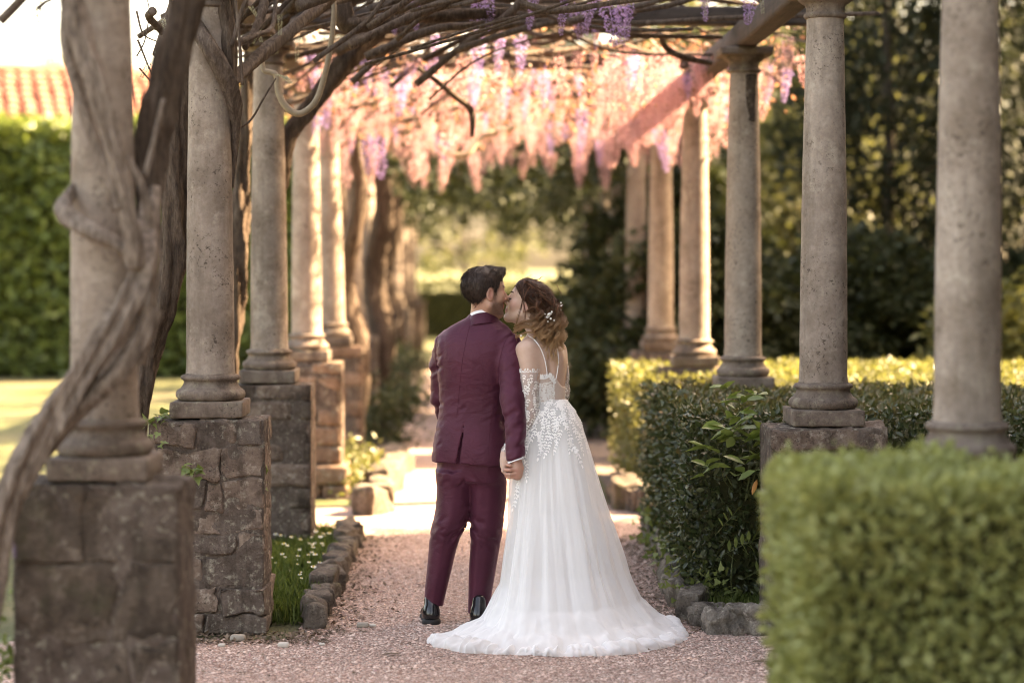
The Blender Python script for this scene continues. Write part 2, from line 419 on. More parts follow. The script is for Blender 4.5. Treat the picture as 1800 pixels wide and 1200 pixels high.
# ================================================================== ground and path
def sheet(name, pts, z, mat, sub=None):
    V = [(x, y, z) for x, y in pts]
    return tag(obj(name, V, [tuple(range(len(V)))], mat, smooth=False), kind='structure')
sheet('ground', [(-300, -60), (300, -60), (300, 500), (-300, 500)], 0, M['lawn'])
def wav(x, y0, y1, n, amp, seed):
    ys = np.linspace(y0, y1, n); return [(x+amp*float(mnoise.noise((y*1.7, seed, 0))), float(y)) for y in ys]
lft = wav(-.86, 10.15, 14.0, 14, .05, 1.3); rgt = wav(1.17, 10.6, 14.0, 14, .05, 5.1)
sheet('gravel_path', [(-7, -3), (6, -3), (6, 10.55)]+rgt+[(1.2, 14.1), (7, 14.15), (7, 15.7), (1.1, 15.75)]
      + wav(1.0, 15.8, 45, 20, .08, 8)+wav(-.78, 45, 16.1, 20, .08, 9)+[(-.9, 15.7), (-6, 15.6), (-6, 14.15), (-.95, 14.1)]+lft[::-1]+[(-1.0, 10.12), (-7, 10.08)], .006, M['gravel'])
sheet('planting_bed', [(1.22, 10.5), (6, 10.5), (6, 14.1), (1.22, 14.1)], .004, M['soil'])
sheet('shrub_bed', [(1.05, 15.8), (9, 15.8), (9, 40), (1.05, 40)], .004, M['soil'])
sheet('border_bed', [(-.85, 16.2), (-2.6, 16.2), (-2.6, 40), (-.85, 40)], .004, M['soil'])

# loose pebbles over the near gravel
def pebbles(name, n, region, smin, smax, mat, label, cat, exclude=None, z=.006):
    x = rng.uniform(region[0], region[1], n); y = rng.uniform(region[2]**.5, region[3]**.5, n)**2
    if exclude is not None:
        k = ~exclude(x, y); x = x[k]; y = y[k]
    n = len(x)
    tv = np.array([(1, 0, 0), (.3, .95, .1), (-.8, .6, 0), (-.8, -.6, 0), (.3, -.95, .05), (.2, .1, .75), (-.2, -.1, -.5)], float)
    tf = np.array([(0, 1, 5), (1, 2, 5), (2, 3, 5), (3, 4, 5), (4, 0, 5)], np.int32)
    a = rng.uniform(0, 2*np.pi, n); ca, sa = np.cos(a), np.sin(a)
    s = smin+(smax-smin)*rng.uniform(0, 1, n)**2.5
    J = rng.uniform(.75, 1.25, (n, 7, 3))
    V = tv[None]*J*s[:, None, None]
    X = V[..., 0]*ca[:, None]-V[..., 1]*sa[:, None]; Y = V[..., 0]*sa[:, None]+V[..., 1]*ca[:, None]
    W = np.stack([X+x[:, None], Y+y[:, None], V[..., 2]*.8+z+s[:, None]*.15], -1)
    F = (tf[None]+(np.arange(n)*7)[:, None, None]).reshape(-1, 3)
    return tag(obj(name, W.reshape(-1, 3), F, mat, smooth=False), label, cat, kind='stuff')
outside = lambda x, y: ((y > 10.15) & ((x < -.86) | (x > 1.16)))
pebbles('gravel', 36000, (-1.6, 1.75, 8.9, 14.6), .0040, .0125, M['pebble'], 'loose pink gravel strewn over the path', 'gravel', outside)
big = lambda x, y: ((y > 10.15) & ((x < -.86) | (x > 1.16)))
# dry leaves and twigs along the edges of the path
n = 5200
side = rng.random(n) < .5
yy = rng.uniform(10.25, 14.0, n)
xx = np.where(side, -.86+np.abs(rng.normal(0, .16, n)), 1.16-np.abs(rng.normal(0, .22, n)))
k2 = rng.random(n) < .16
yy = np.where(k2, rng.uniform(10.0, 10.3, n), yy); xx = np.where(k2, rng.uniform(-1.5, -.7, n), xx)
D = rdir(n); D[:, 2] *= .25
V, F = leaves(np.stack([xx, yy, np.full(n, .012)], -1), D, rng.uniform(.012, .04, n), 'small', roll=np.array([[0, 0, 1.]])+rng.normal(0, .25, (n, 3)))
tag(obj('leaf_litter', V, F, M['litter']), 'dry brown leaf litter gathered along the path edges', 'leaf litter', kind='stuff')

# a few single pebbles and fallen leaves one can pick out on the gravel
def pebble_at(px, py, w, mat, label):
    p = gnd(px, py); V, F = rbox(w, w*.7, w*.45, (4, 4, 4), w*.2, w*.05, 30, int(px)); V = V+np.array([0, 0, w*.2+.006])
    tag(obj('pebble', V, F, mat, loc=p), label, 'pebble', 'pale pebbles on the gravel')
M['pebble_pale'] = plain('pale_pebble', (.52, .47, .41), .8, .3); M['pebble_grey'] = plain('grey_pebble', (.30, .26, .215), .85, .3)
for px, py, w_, m_, l_ in [(498, 1139, .055, 'pebble_pale', 'flat pale pebble lying on pink gravel below the daisy lawn'), (655, 1103, .035, 'pebble_pale', 'small white pebble between stone edging and the left shoe'),
                       (418, 1128, .075, 'pebble_grey', 'flat grey stone at the foot of the rubble pedestal'), (638, 1104, .06, 'pebble_grey', 'grey stone lying beside the small white pebble'),
                       (390, 1138, .035, 'pebble_pale', 'tiny pale pebble in front of the rubble pedestal'), (566, 1136, .03, 'pebble_pale', 'tiny pale pebble in front of the stone edging')]:
    pebble_at(px, py, w_, M[m_], l_)
for px, py, s_, a_, l_ in [(668, 1155, .10, .2, 'curled brown leaf lying on the gravel left of the train'), (722, 1134, .045, 1.9, 'small dark leaf on gravel between left shoe and train'),
                      (415, 1187, .05, .1, 'reddish leaf on the gravel near the bottom edge'), (1318, 1168, .09, .15, 'thin brown leaf on gravel right of the train')]:
    p = gnd(px, py); V, F = leaves(np.array([[0, 0, .012]]), np.array([[math.cos(a_), math.sin(a_), .06]]), np.array([s_]), 'long', roll=np.array([[.3, 0, 1.]]))
    tag(obj('fallen_leaf', V, F, M['litter'], loc=p), l_, 'leaf', 'fallen leaves on the gravel')

# ================================================================== columns
def fine(prof, step=.012):
    prof = np.asarray(prof, float); out = [prof[0]]
    for a, b in zip(prof[:-1], prof[1:]):
        n = max(1, int(np.linalg.norm(b-a)/step)); out += [a+(b-a)*(i+1)/n for i in range(n)]
    return np.array(out)
def wear(V, amp, f, seed):
    d = fbm(V*f, 3, seed)*amp; r = np.hypot(V[:, 0], V[:, 1])[:, None]+1e-6
    return V+np.concatenate([V[:, :2]/r, np.zeros((len(V), 1))], 1)*d[:, None]
base_prof = [(0, .08), (.150, .08), (.158, .084), (.168, .098), (.170, .112), (.166, .125), (.156, .134), (.148, .137), (.146, .142), (.140, .150), (.133, .162), (.130, .172), (.134, .178), (.142, .182), (.146, .190), (.143, .199), (.134, .204), (.124, .206), (.120, .212)]
V, F = lathe(fine(base_prof, .008), 64); BASE = mesh_data('base', wear(V, .004, 26, 3), F, M['moulding'])
zs = np.linspace(.208, 2.0, 60); tt = (zs-.208)/1.792
rr = .1175-.006*tt-.022*tt**2.2; rr[0] += .004; rr[1] += .001; rr[-1] += .003
V, F = lathe(np.stack([rr, zs], -1), 64); SHAFT = mesh_data('shaft', wear(V, .0022, 14, 5), F, M['column'])
cap_prof = [(.08, 1.99), (.096, 1.992), (.103, 1.998), (.105, 2.006), (.102, 2.015), (.094, 2.02), (.093, 2.045), (.097, 2.05), (.099, 2.06), (.112, 2.066), (.128, 2.078), (.137, 2.09), (.138, 2.098), (0, 2.098)]
V, F = lathe(fine(cap_prof, .008), 64); V = wear(V, .003, 24, 8)
V2, F2 = rbox(.33, .33, .05, (8, 8, 3), .008, .004, 25, 4); V2 = V2+np.array([0, 0, 2.122])
CAPT = mesh_data('capital', np.vstack([V, V2]), np.vstack([F, F2+len(V)]), M['moulding'])
V, F = rbox(.355, .355, .08, (14, 14, 4), .010, .005, 22, 6, .006); V = V+np.array([0, 0, .041]); PLINTH = mesh_data('plinth', V, F, M['moulding'])
def column(x, y, z, rz, label, group, h=1.0, lean=0):
    e = empty('stone_column', (x, y, z), rz); e.scale = (1, 1, h); e.rotation_euler = (0, lean, rz)
    for nm, me in (('plinth', PLINTH), ('base', BASE), ('shaft', SHAFT), ('capital', CAPT)): inst(nm, me, e, (0, 0, 0))
    return tag(e, label, 'column', group)
# ------------------------------------------------------------------ pedestals of rubble stone
def pedestal(x, y, W, H, courses, mat, label, seed, hero=1, D=None, foot=None):
    D = D or W*.68; r = random.Random(seed)
    def warp(V, ox, oy, oz):
        Q = V+np.array([ox, oy, oz]); q = np.stack([Q[:, 0]*1.0, Q[:, 1]*.6, Q[:, 2]], -1)+seed*3.1; edge = np.clip((W/2-np.abs(Q[:, 0]))/.06, 0, 1)
        V = V.copy(); V[:, 2] += .030*fbm(q*5.5, 2, 3)+.012*fbm(q*17, 2, 4); V[:, 0] += edge*(.040*fbm(q*6+9, 2, 5)+.014*fbm(q*19, 2, 6)); V[:, 1] += .010*fbm(q*9+5, 3, 8)
        return V
    e = empty('stone_pedestal', (x, y, 0))
    V, F = rbox(W-.003, D-.003, H-.004, (30, 24, 50) if hero else (4, 4, 6), .012, .012, 13, seed, .018 if hero else 0)
    obj('mortar_core', V, F, M['mortar'], e, loc=(0, 0, (H-.008)/2))
    z = 0.0; k = 0
    for ci, (frac, ns) in enumerate(courses):
        h = frac*H; grow = (foot if (foot and ci < 2) else 0)
        for row, sgn in ((0, -1), (1, 1)):
            cuts = [0]+sorted(max(.15, min(.85, (i+1)/ns+r.uniform(-.17, .17))) for i in range(ns-1))+[1]
            for a, b in zip(cuts[:-1], cuts[1:]):
                g = .008 if hero else .012
                w = (b-a)*(W+grow)-g; d = D/2+grow/2-g/2; hh = h-g*.9
                if w < .05: continue
                nn = (max(4, int(w/.02)), 8, max(4, int(hh/.02))) if (hero and row == 0) else (4, 3, 3)
                V, F = rbox(w, d, hh, nn, min(.008, hh*.1), .011 if hero else .006, 24, seed*31+k, .030 if hero else .010); k += 1
                ox = (a+b)/2*(W+grow)-(W+grow)/2+r.uniform(-.004, .004); oy = sgn*(D+grow)/4+sgn*r.uniform(-.006, .012)
                if hero: V = warp(V, ox, oy, z+h/2)
                o = obj('stone', V, F, mat[k % len(mat)], e, loc=(ox, oy, z+h/2))
                o.rotation_euler = (r.uniform(-.012, .012), r.uniform(-.012, .012), r.uniform(-.012, .012))
        z += h
    return tag(e, label, 'pedestal', 'stone pedestals of the pergola')
LX, RX, DY0, DS = -1.3, 1.7, 7.5, 3.0
LH, RH = 1.045, 1.0
crs = [(.10, 3), (.15, 2), (.13, 3), (.15, 2), (.12, 3), (.13, 2), (.12, 3), (.10, 2)]
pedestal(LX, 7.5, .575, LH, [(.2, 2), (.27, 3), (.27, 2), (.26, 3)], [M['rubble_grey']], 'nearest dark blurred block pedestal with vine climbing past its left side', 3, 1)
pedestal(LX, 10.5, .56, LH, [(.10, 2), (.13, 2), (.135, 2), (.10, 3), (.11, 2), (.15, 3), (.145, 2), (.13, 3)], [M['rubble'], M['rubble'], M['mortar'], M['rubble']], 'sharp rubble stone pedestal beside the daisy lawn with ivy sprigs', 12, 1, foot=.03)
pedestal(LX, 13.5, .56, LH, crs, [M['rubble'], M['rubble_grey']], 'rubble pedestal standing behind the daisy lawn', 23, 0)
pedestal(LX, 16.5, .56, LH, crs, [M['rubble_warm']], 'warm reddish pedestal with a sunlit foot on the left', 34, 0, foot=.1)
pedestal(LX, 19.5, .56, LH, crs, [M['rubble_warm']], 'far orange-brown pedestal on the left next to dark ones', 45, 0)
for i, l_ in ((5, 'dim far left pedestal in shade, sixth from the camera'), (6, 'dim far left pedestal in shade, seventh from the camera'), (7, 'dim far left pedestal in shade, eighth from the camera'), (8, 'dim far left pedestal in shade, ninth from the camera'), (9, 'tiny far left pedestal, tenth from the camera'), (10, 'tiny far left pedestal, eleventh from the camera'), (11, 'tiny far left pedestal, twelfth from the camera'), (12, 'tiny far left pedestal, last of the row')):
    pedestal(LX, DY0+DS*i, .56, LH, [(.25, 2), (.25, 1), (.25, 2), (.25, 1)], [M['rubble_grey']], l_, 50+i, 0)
pedestal(RX+.04, 7.5, .57, 1.03, [(.3, 1), (.3, 2), (.25, 1), (.15, 2)], [M['rubble']], 'right pedestal mostly hidden behind the near blurred hedge', 61, 0)
pedestal(RX+.02, 10.5, .575, RH, [(.17, 1), (.2, 2), (.2, 1), (.2, 2), (.12, 1), (.11, 1)], [M['rubble']], 'right pedestal with cracked top slab between dark and light hedges', 62, 1)
for i, l_ in ((2, 'right pedestal sunk in the top of the dark hedge'), (3, 'right pedestal hidden in the sunlit hedge'), (4, 'right pedestal with a flat slab behind the sunlit hedge')):
    pedestal(RX, DY0+DS*i, .56, RH, [(.3, 1), (.3, 2), (.28, 1), (.12, 1)], [M['rubble_warm']], l_, 60+i, 0)
GL, GR = 'left row of pergola columns', 'right row of pergola columns'
ll = ['nearest left column wrapped by a thick twisting vine trunk', 'sharp speckled column on the rubble pedestal beside the daisies', 'left column behind the hanging looped vine shoot', 'fourth pale warm column from the camera in left row', 'fifth left column, leaning slightly behind the pale warm one', 'shaded grey column, sixth in the left row', 'shaded far column, seventh in the left row', 'shaded far column, eighth in the left row', 'shaded far column, ninth in the left row', 'tiny far column, tenth in the left row', 'tiny far column, eleventh in the left row', 'tiny far column, twelfth in the left row', 'tiny far column, last in the left row']
for i, l_ in enumerate(ll):
    column(LX, DY0+DS*i, LH+.003, i*1.1*0+(i % 4)*R(90), l_, GL, 1.0, R(-1.2) if i == 4 else 0)
lr = ['nearest right column, large and blurred behind the light hedge', 'sharp pale column on the cracked slab at right', 'right column with a broken scar below its capital', 'fourth right column with a sunlit patch at its foot', 'fifth right column, warm beige with sunlit foot', 'dark far column, sixth in the right row', 'dark far column, seventh in the right row', 'dark far column, eighth in the right row', 'dark far column, ninth in the right row']
for i, l_ in enumerate(lr):
    column(RX+(.04 if i == 0 else .02 if i == 1 else 0), DY0+DS*i, (1.03 if i == 0 else RH)+.003, ((i+2) % 4)*R(90), l_, GR)
for i in (5, 6, 7, 8): pedestal(RX, DY0+DS*i, .56, RH, [(.5, 1), (.5, 1)], [M['rubble_grey']], ['right pedestal swallowed by dark yew, sixth from the camera', 'right pedestal swallowed by dark yew, seventh from the camera', 'right pedestal swallowed by dark yew, eighth from the camera', 'right pedestal swallowed by dark yew, ninth from the camera', 'tiny far right pedestal, tenth from the camera', 'tiny far right pedestal, eleventh from the camera', 'tiny far right pedestal, twelfth from the camera', 'tiny far right pedestal, last of the row'][i-5], 70+i, 0)
# the scar on the third right column
V, F = rbox(.07, .05, .30, (6, 4, 14), .012, .006, 24, 91, .02)
sc_ = [o for o in bpy.data.objects if o.get('label') == lr[2]][0]
s_ = obj('broken_patch', V, F, M['rubble_grey'], sc_, loc=(-.03, .075, 1.83)); s_['label'] = 'pale broken scar in the stone'
sc_.rotation_euler = (0, 0, R(180))

# ================================================================== pergola beams
def beam(name, p0, p1, w, h, mat, label, group, seed):
    p0 = Vector(p0); p1 = Vector(p1); L = (p1-p0).length
    V, F = rbox(L, w, h, (24, 4, 4), .012, .005, 9, seed, .006)
    o = obj(name, V, F, mat, loc=(p0+p1)/2); o.rotation_euler = (0, 0, math.atan2(p1.y-p0.y, p1.x-p0.x))
    return tag(o, label, 'beam', group)
zl, zr = LH+2.15+.003, RH+2.15+.003
gb = 'side beams of the pergola'
for x, z, sd in ((LX, zl, 'left'), (RX, zr, 'right')):
    hgt = .10 if sd == 'left' else .145
    for i in range(1, 12 if sd == 'left' else 8, 2):
        beam('timber_beam', (x, DY0+DS*i, z+hgt/2), (x, DY0+DS*(i+2)-.01, z+hgt/2), .13, hgt, M['beam'],
             'reddish timber beam on the %s columns, stretch %s' % (sd, ['nearest the couple', 'above the fourth and sixth columns', 'above the sixth and eighth columns', 'above the eighth and tenth columns', 'above the tenth and twelfth columns', 'at the far end'][i//2]), gb, i*3+len(sd))
for i in range(2, 13):
    y = DY0+DS*i+.05
    if i > 8: continue
    beam('cross_beam', (LX-.45, y, zl+.16), (RX+.45, y, zl+.16), .11, .115, M['beam_dark'], ['first dark cross beam under the vine tangle', 'second cross beam above the pink blossom curtain', 'third cross beam inside the pink blossom', 'fourth cross beam in deep shade', 'fifth cross beam in deep shade', 'sixth cross beam in deep shade', 'seventh cross beam at the far end', 'eighth cross beam at the far end', 'ninth cross beam at the far end', 'tenth cross beam at the far end', 'last cross beam at the far end'][i-2], 'cross beams of the pergola', 40+i)
# ================================================================== wisteria vines (woody parts)
def vine_px(pts, sides=16, n=60, ridge=.10, nr=4, twist=6, rough=.16, seed=0):
    """pts: (px, py, depth, radius in px) -> tube in the world"""
    C = catmull([(*at(p[0], p[1], p[2]), p[3]*p[2]/FP) for p in pts], n)
    return tube(C[:, :3], C[:, 3], sides, ridge, nr, twist, rough, seed)
w1 = empty('wisteria', (gnd(-6, 1330).x, 7.3, 0)); tag(w1, 'thick pale wisteria trunk twisting round the nearest left column', 'vine')
V, F = vine_px([(-60, 1320, 7.2, 24), (-20, 1010, 7.15, 25), (15, 880, 7.12, 24), (70, 770, 7.12, 25), (140, 665, 7.15, 24), (205, 570, 7.18, 23), (243, 495, 7.22, 21), (256, 440, 7.28, 19), (260, 395, 7.40, 15), (262, 350, 7.5, 12)], 56, 240, .24, 4, 3, .16, 1)
obj('trunk', V, F, M['bark_pale'], w1)
V, F = vine_px([(262, 440, 7.45, 16), (262, 350, 7.55, 22), (266, 265, 7.6, 26), (281, 190, 7.6, 28), (306, 100, 7.6, 28), (328, 20, 7.6, 27), (345, -60, 7.6, 27)], 36, 90, .12, 5, 6, .2, 9); o = obj('dark_limb', V, F, M['bark_dark'], w1); o['label'] = 'dark-barked limb rising to the right'  # limb in darker bark than the pale trunk
V, F = vine_px([(240, 470, 7.2, 14), (231, 410, 7.18, 14), (213, 325, 7.17, 14), (196, 245, 7.16, 14), (175, 165, 7.16, 17), (154, 100, 7.18, 18), (134, 40, 7.2, 18), (122, -20, 7.22, 18), (112, -120, 7.25, 18)], 36, 130, .18, 4, 7, .20, 2); obj('branch', V, F, M['bark_pale'], w1)
V, F = vine_px([(118, 20, 7.3, 12), (120, 80, 7.28, 13), (138, 160, 7.24, 11), (160, 230, 7.2, 11), (186, 300, 7.18, 10), (205, 370, 7.17, 10)], 24, 60, .1, 4, 6, .16, 3); obj('branch', V, F, M['bark_pale'], w1)
V, F = vine_px([(262, 545, 7.25, 24), (250, 590, 7.22, 19), (215, 645, 7.2, 17), (170, 690, 7.18, 17), (125, 735, 7.16, 14), (80, 800, 7.16, 9)], 24, 60, .08, 4, 6, .12, 4); obj('branch', V, F, M['bark_pale'], w1)
V, F = vine_px([(272, 330, 7.5, 9), (270, 390, 7.42, 11), (266, 470, 7.38, 13), (258, 560, 7.36, 12), (250, 640, 7.38, 7)], 28, 60, .12, 4, 8, .16, 5); obj('branch', V, F, M['bark_pale'], w1)
V, F = vine_px([(130, 330, 7.45, 10), (112, 362, 7.34, 15), (128, 388, 7.25, 17), (160, 408, 7.2, 16), (200, 428, 7.2, 14), (235, 455, 7.22, 12)], 20, 50, .12, 3, 9, .2, 6); obj('branch', V, F, M['bark_pale'], w1)
V, F = vine_px([(288, 175, 7.3, 5), (275, 230, 7.28, 5), (255, 310, 7.25, 5)], 8, 30, 0, 3, 0, .1, 7); obj('twig', V, F, M['bark_pale'], w1)
V, F = vine_px([(225, 275, 7.22, 5), (250, 330, 7.2, 7), (265, 400, 7.22, 9)], 8, 30, 0, 3, 0, .1, 8); obj('twig', V, F, M['bark_pale'], w1)
w2 = empty('wisteria', (at(243, 760, 10.95).x, 10.95, 0)); tag(w2, 'dark furrowed wisteria trunk rising behind the sharp speckled column', 'vine')
V, F = vine_px([(236, 1000, 11, 16), (240, 840, 11, 15), (246, 740, 10.98, 14), (256, 660, 10.95, 16), (272, 585, 10.92, 19), (294, 510, 10.9, 22), (306, 430, 10.9, 23), (308, 340, 10.9, 22), (313, 250, 10.9, 20), (322, 160, 10.88, 17), (330, 90, 10.85, 17), (335, 20, 10.8, 18), (340, -60, 10.8, 18)], 36, 140, .16, 5, 9, .24, 11); obj('trunk', V, F, M['bark_dark'], w2)
V, F = vine_px([(342, 40, 10.42, 13), (362, 75, 10.35, 15), (384, 110, 10.36, 16), (402, 150, 10.42, 15), (410, 200, 10.5, 13), (409, 260, 10.55, 9), (407, 330, 10.56, 4)], 24, 60, .14, 4, 8, .18, 12); obj('branch', V, F, M['stem'], w2)
V, F = vine_px([(398, 160, 10.44, 10), (412, 140, 10.5, 11), (450, 105, 10.7, 11), (500, 62, 10.95, 11), (555, 18, 11.2, 11), (600, -25, 11.4, 11)], 20, 60, .12, 4, 8, .12, 13); obj('branch', V, F, M['stem'], w2)
V, F = vine_px([(380, -40, 10.5, 20), (390, 20, 10.48, 17), (400, 80, 10.46, 15), (403, 150, 10.46, 12)], 24, 40, .16, 4, 9, .2, 14); obj('branch', V, F, M['bark_dark'], w2)
for k, pts in enumerate([[(330, 70, 10.6, 9), (352, 40, 10.5, 11), (366, 10, 10.5, 12), (372, -30, 10.5, 12)], [(405, 90, 10.5, 6), (412, 40, 10.5, 7), (405, -20, 10.5, 7)], [(430, 85, 10.6, 6), (455, 40, 10.7, 8), (470, -20, 10.8, 9)],
                         [(408, 80, 10.4, 4), (425, 20, 10.4, 4), (448, -30, 10.4, 4)], [(426, 150, 10.4, 3), (420, 60, 10.4, 3), (412, -20, 10.4, 3)], [(410, 80, 10.5, 5), (450, 62, 10.6, 5), (478, 48, 10.7, 4), (486, -5, 10.8, 4)],
                         [(268, 20, 9.8, 8), (262, 30, 9.9, 7), (280, 50, 10, 6), (300, 75, 10.2, 5)], [(300, -10, 10, 4), (300, 40, 10, 4), (298, 70, 10.1, 3)]]):
    V, F = vine_px(pts, 10, 30, .06, 3, 5, .14, 20+k); obj('branch', V, F, M['stem'], w2)
w3 = empty('wisteria', (at(420, 700, 13.3).x, 13.75, 0)); tag(w3, 'dark wisteria trunk behind the third left column, arching into the canopy', 'vine')
V, F = vine_px([(400, 900, 13.9, 9), (404, 760, 13.9, 10), (408, 640, 13.85, 10), (414, 560, 13.85, 13), (420, 480, 13.8, 15), (420, 400, 13.8, 16), (424, 320, 13.8, 13), (432, 240, 13.75, 10), (436, 150, 13.7, 10), (440, 60, 13.7, 10), (446, -20, 13.7, 10)], 24, 90, .2, 4, 10, .22, 31); obj('trunk', V, F, M['bark_dark'], w3)
V, F = vine_px([(498, 330, 13.7, 9), (502, 270, 13.6, 12), (512, 232, 13.6, 14), (540, 195, 13.6, 16), (575, 150, 13.6, 17), (610, 105, 13.6, 18), (650, 60, 13.7, 20), (700, 20, 13.8, 20)], 20, 60, .12, 4, 8, .14, 32); obj('branch', V, F, M['bark_dark'], w3)
V, F = vine_px([(586, -20, 11.6, 4), (587, 25, 11.6, 4.5), (582, 75, 11.6, 5), (571, 130, 11.6, 5), (555, 178, 11.6, 5.5), (528, 200, 11.6, 6), (505, 190, 11.6, 6), (490, 165, 11.6, 5.5), (486, 135, 11.6, 5.5), (478, 128, 11.6, 5), (464, 124, 11.6, 4.5), (460, 108, 11.6, 4)], 10, 80, .04, 3, 4, .08, 33); obj('looped_shoot', V, F, M['shoot'], w3)
V, F = vine_px([(408, 232, 10.6, 2), (440, 212, 10.6, 2), (465, 170, 10.6, 1.8), (485, 138, 10.6, 1.5)], 6, 24, 0, 3, 0, .05, 34); obj('twig', V, F, M['stem'], w3)
# canopy stems: woven branches lying over the pergola
def canopy_stems(n, y0, y1, seed, rmin=.006, rmax=.024, low=0.0, x0=-1.9, x1=2.2):
    r = np.random.default_rng(seed); out = []
    for i in range(n):
        ya = r.uniform(y0, y1); yb = ya+r.normal(0, .9); xa = r.uniform(x0, x0+1.6) if i % 3 else r.uniform(x0, x1-1); xb = min(x1+.2, xa+r.uniform(1.2, 3.6))
        za = zl+.25-low*r.uniform(0, 1)+r.uniform(-.20, .12); zb = zl+.22+r.uniform(-.14, .16); k = 7
        tq = np.linspace(0, 1, k)[:, None]
        P = np.array([[xa, ya, za]])*(1-tq)+np.array([[xb, yb, zb]])*tq
        P[:, 2] += .10*np.sin(tq[:, 0]*np.pi*r.uniform(.6, 1.6)+r.uniform(-.5, .5))-(.3 if i % 3 else 0)*(1-tq[:, 0])**3
        P += r.normal(0, .045, P.shape); rad = rmin+(rmax-rmin)*r.uniform(0, 1)**2
        C = catmull(np.concatenate([P, (rad*(1.1-.5*tq))], 1), 34); out.append(tube(C[:, :3], C[:, 3], 9, .08, 3, 12, .12, seed+i))
    return out
gcan = 'wisteria canopies over the pergola bays'
bays = []
for b, (y0, y1, n, low, lab) in enumerate([(10.9, 13.6, 60, .12, 'tangled bare wisteria stems with lilac clusters over the nearest bay'), (13.7, 16.5, 44, .10, 'wisteria canopy with lilac and pale pink clusters over the second bay'),
                                 (16.6, 19.6, 26, .1, 'sunlit wisteria canopy hanging full of pink blossom'), (19.7, 23, 20, .1, 'pink blossoming wisteria canopy behind the sunlit one')]):
    e = empty('wisteria', (LX, (y0+y1)/2, 2.9)); tag(e, lab, 'vine', gcan); bays.append(e)
    for V, F in canopy_stems(n, y0, y1, 100+b*200, low=low, rmax=.030 if b < 2 else .02): obj('stem', V, F, M['stem'] if (b > 1 or random.random() < .6) else M['bark_dark'], e)
V, F = vine_px([(600, 10, 11.8, 20), (610, 40, 11.8, 17), (640, 42, 11.8, 14), (720, 30, 12, 12), (800, 26, 12.2, 11), (900, 22, 12.4, 9)], 16, 60, .1, 4, 9, .16, 41); obj('stem', V, F, M['bark_dark'], bays[0])
V, F = vine_px([(915, 6, 11.4, 6), (960, 18, 11.4, 7), (1010, 16, 11.4, 6), (1080, 5, 11.4, 5), (1150, -5, 11.4, 5)], 12, 50, .1, 4, 9, .16, 42); obj('stem', V, F, M['stem'], bays[0])
V, F = vine_px([(735, 120, 14.5, 4), (770, 145, 14.6, 5), (800, 170, 14.7, 5.5), (828, 195, 14.8, 6), (830, 240, 14.8, 3)], 8, 40, .05, 3, 5, .12, 43); obj('stem', V, F, M['bark_dark'], bays[1])
V, F = vine_px([(1160, 60, 13.9, 5), (1172, 85, 14, 6), (1200, 100, 14, 6), (1250, 112, 14.1, 5)], 8, 40, .05, 3, 5, .12, 44); obj('stem', V, F, M['bark_dark'], bays[1])
V, F = vine_px([(770, 255, 17.4, 3), (785, 268, 17.4, 5), (820, 272, 17.4, 5), (850, 240, 17.5, 5), (900, 225, 17.6, 6), (906, 222, 17.6, 5)], 8, 40, 0, 3, 5, .08, 45); obj('shoot', V, F, M['shoot'], bays[2])

# ------------------------------------------------------------------ flower clusters
def raceme(seed, mat, nf=75, full=1.0):
    r = np.random.default_rng(seed); z = -np.linspace(.04, 1, nf)**.9; a = np.arange(nf)*2.4+r.uniform(0, .6, nf)
    rad = (.125*(1+z)**.5*np.clip(-z*6+.35, 0, 1)+.010)*full*r.uniform(.75, 1.15, nf); bend = .10*np.sin(-z*1.6)
    P = np.stack([np.cos(a)*rad+bend, np.sin(a)*rad, z], -1)
    PP = np.repeat(P, 3, 0)+r.normal(0, .020, (nf*3, 3)); D = np.repeat(np.stack([np.cos(a), np.sin(a), np.full(nf, -.35)], -1), 3, 0)+r.normal(0, .75, (nf*3, 3))
    s = np.repeat(.085*(1+.5*z), 3)*r.uniform(.8, 1.2, nf*3)
    V, F = leaves(PP, D, s, 'small')
    tv, tf = tube(np.array([[0, 0, .12], [bend[nf//3], 0, -.4], [bend[-1], 0, -1]]), [.008, .007, .003], 4, cap=False)
    tri = np.vstack([tf[:, [0, 1, 2]], tf[:, [0, 2, 3]]])
    return mesh_data('flower_cluster', np.vstack([V, tv]), np.vstack([F, tri+len(V)]), mat, False)
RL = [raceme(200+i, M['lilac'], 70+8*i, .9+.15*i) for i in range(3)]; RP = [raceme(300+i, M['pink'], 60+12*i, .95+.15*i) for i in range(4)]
def hang(e, me, x, y, z, L, r=random):
    return inst('flower_cluster', me, e, Vector((x, y, z))-e.location, (r.uniform(-.12, .12), r.uniform(-.12, .12), r.uniform(0, 6.28)), (L*r.uniform(.65, 1.25), L*r.uniform(.65, 1.25), L))
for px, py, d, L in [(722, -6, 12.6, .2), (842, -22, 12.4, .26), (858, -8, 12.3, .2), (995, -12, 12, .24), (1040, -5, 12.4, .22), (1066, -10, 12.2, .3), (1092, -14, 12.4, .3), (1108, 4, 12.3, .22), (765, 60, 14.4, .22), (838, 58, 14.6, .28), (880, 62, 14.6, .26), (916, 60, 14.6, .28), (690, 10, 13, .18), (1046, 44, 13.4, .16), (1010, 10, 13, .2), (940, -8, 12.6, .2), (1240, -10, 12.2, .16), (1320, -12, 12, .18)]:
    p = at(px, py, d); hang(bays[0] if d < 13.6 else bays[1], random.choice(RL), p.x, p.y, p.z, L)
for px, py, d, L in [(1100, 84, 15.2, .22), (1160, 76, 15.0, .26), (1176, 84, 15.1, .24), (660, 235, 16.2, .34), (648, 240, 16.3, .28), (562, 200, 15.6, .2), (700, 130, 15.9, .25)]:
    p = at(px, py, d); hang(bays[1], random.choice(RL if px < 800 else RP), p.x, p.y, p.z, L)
r_ = random.Random(5)
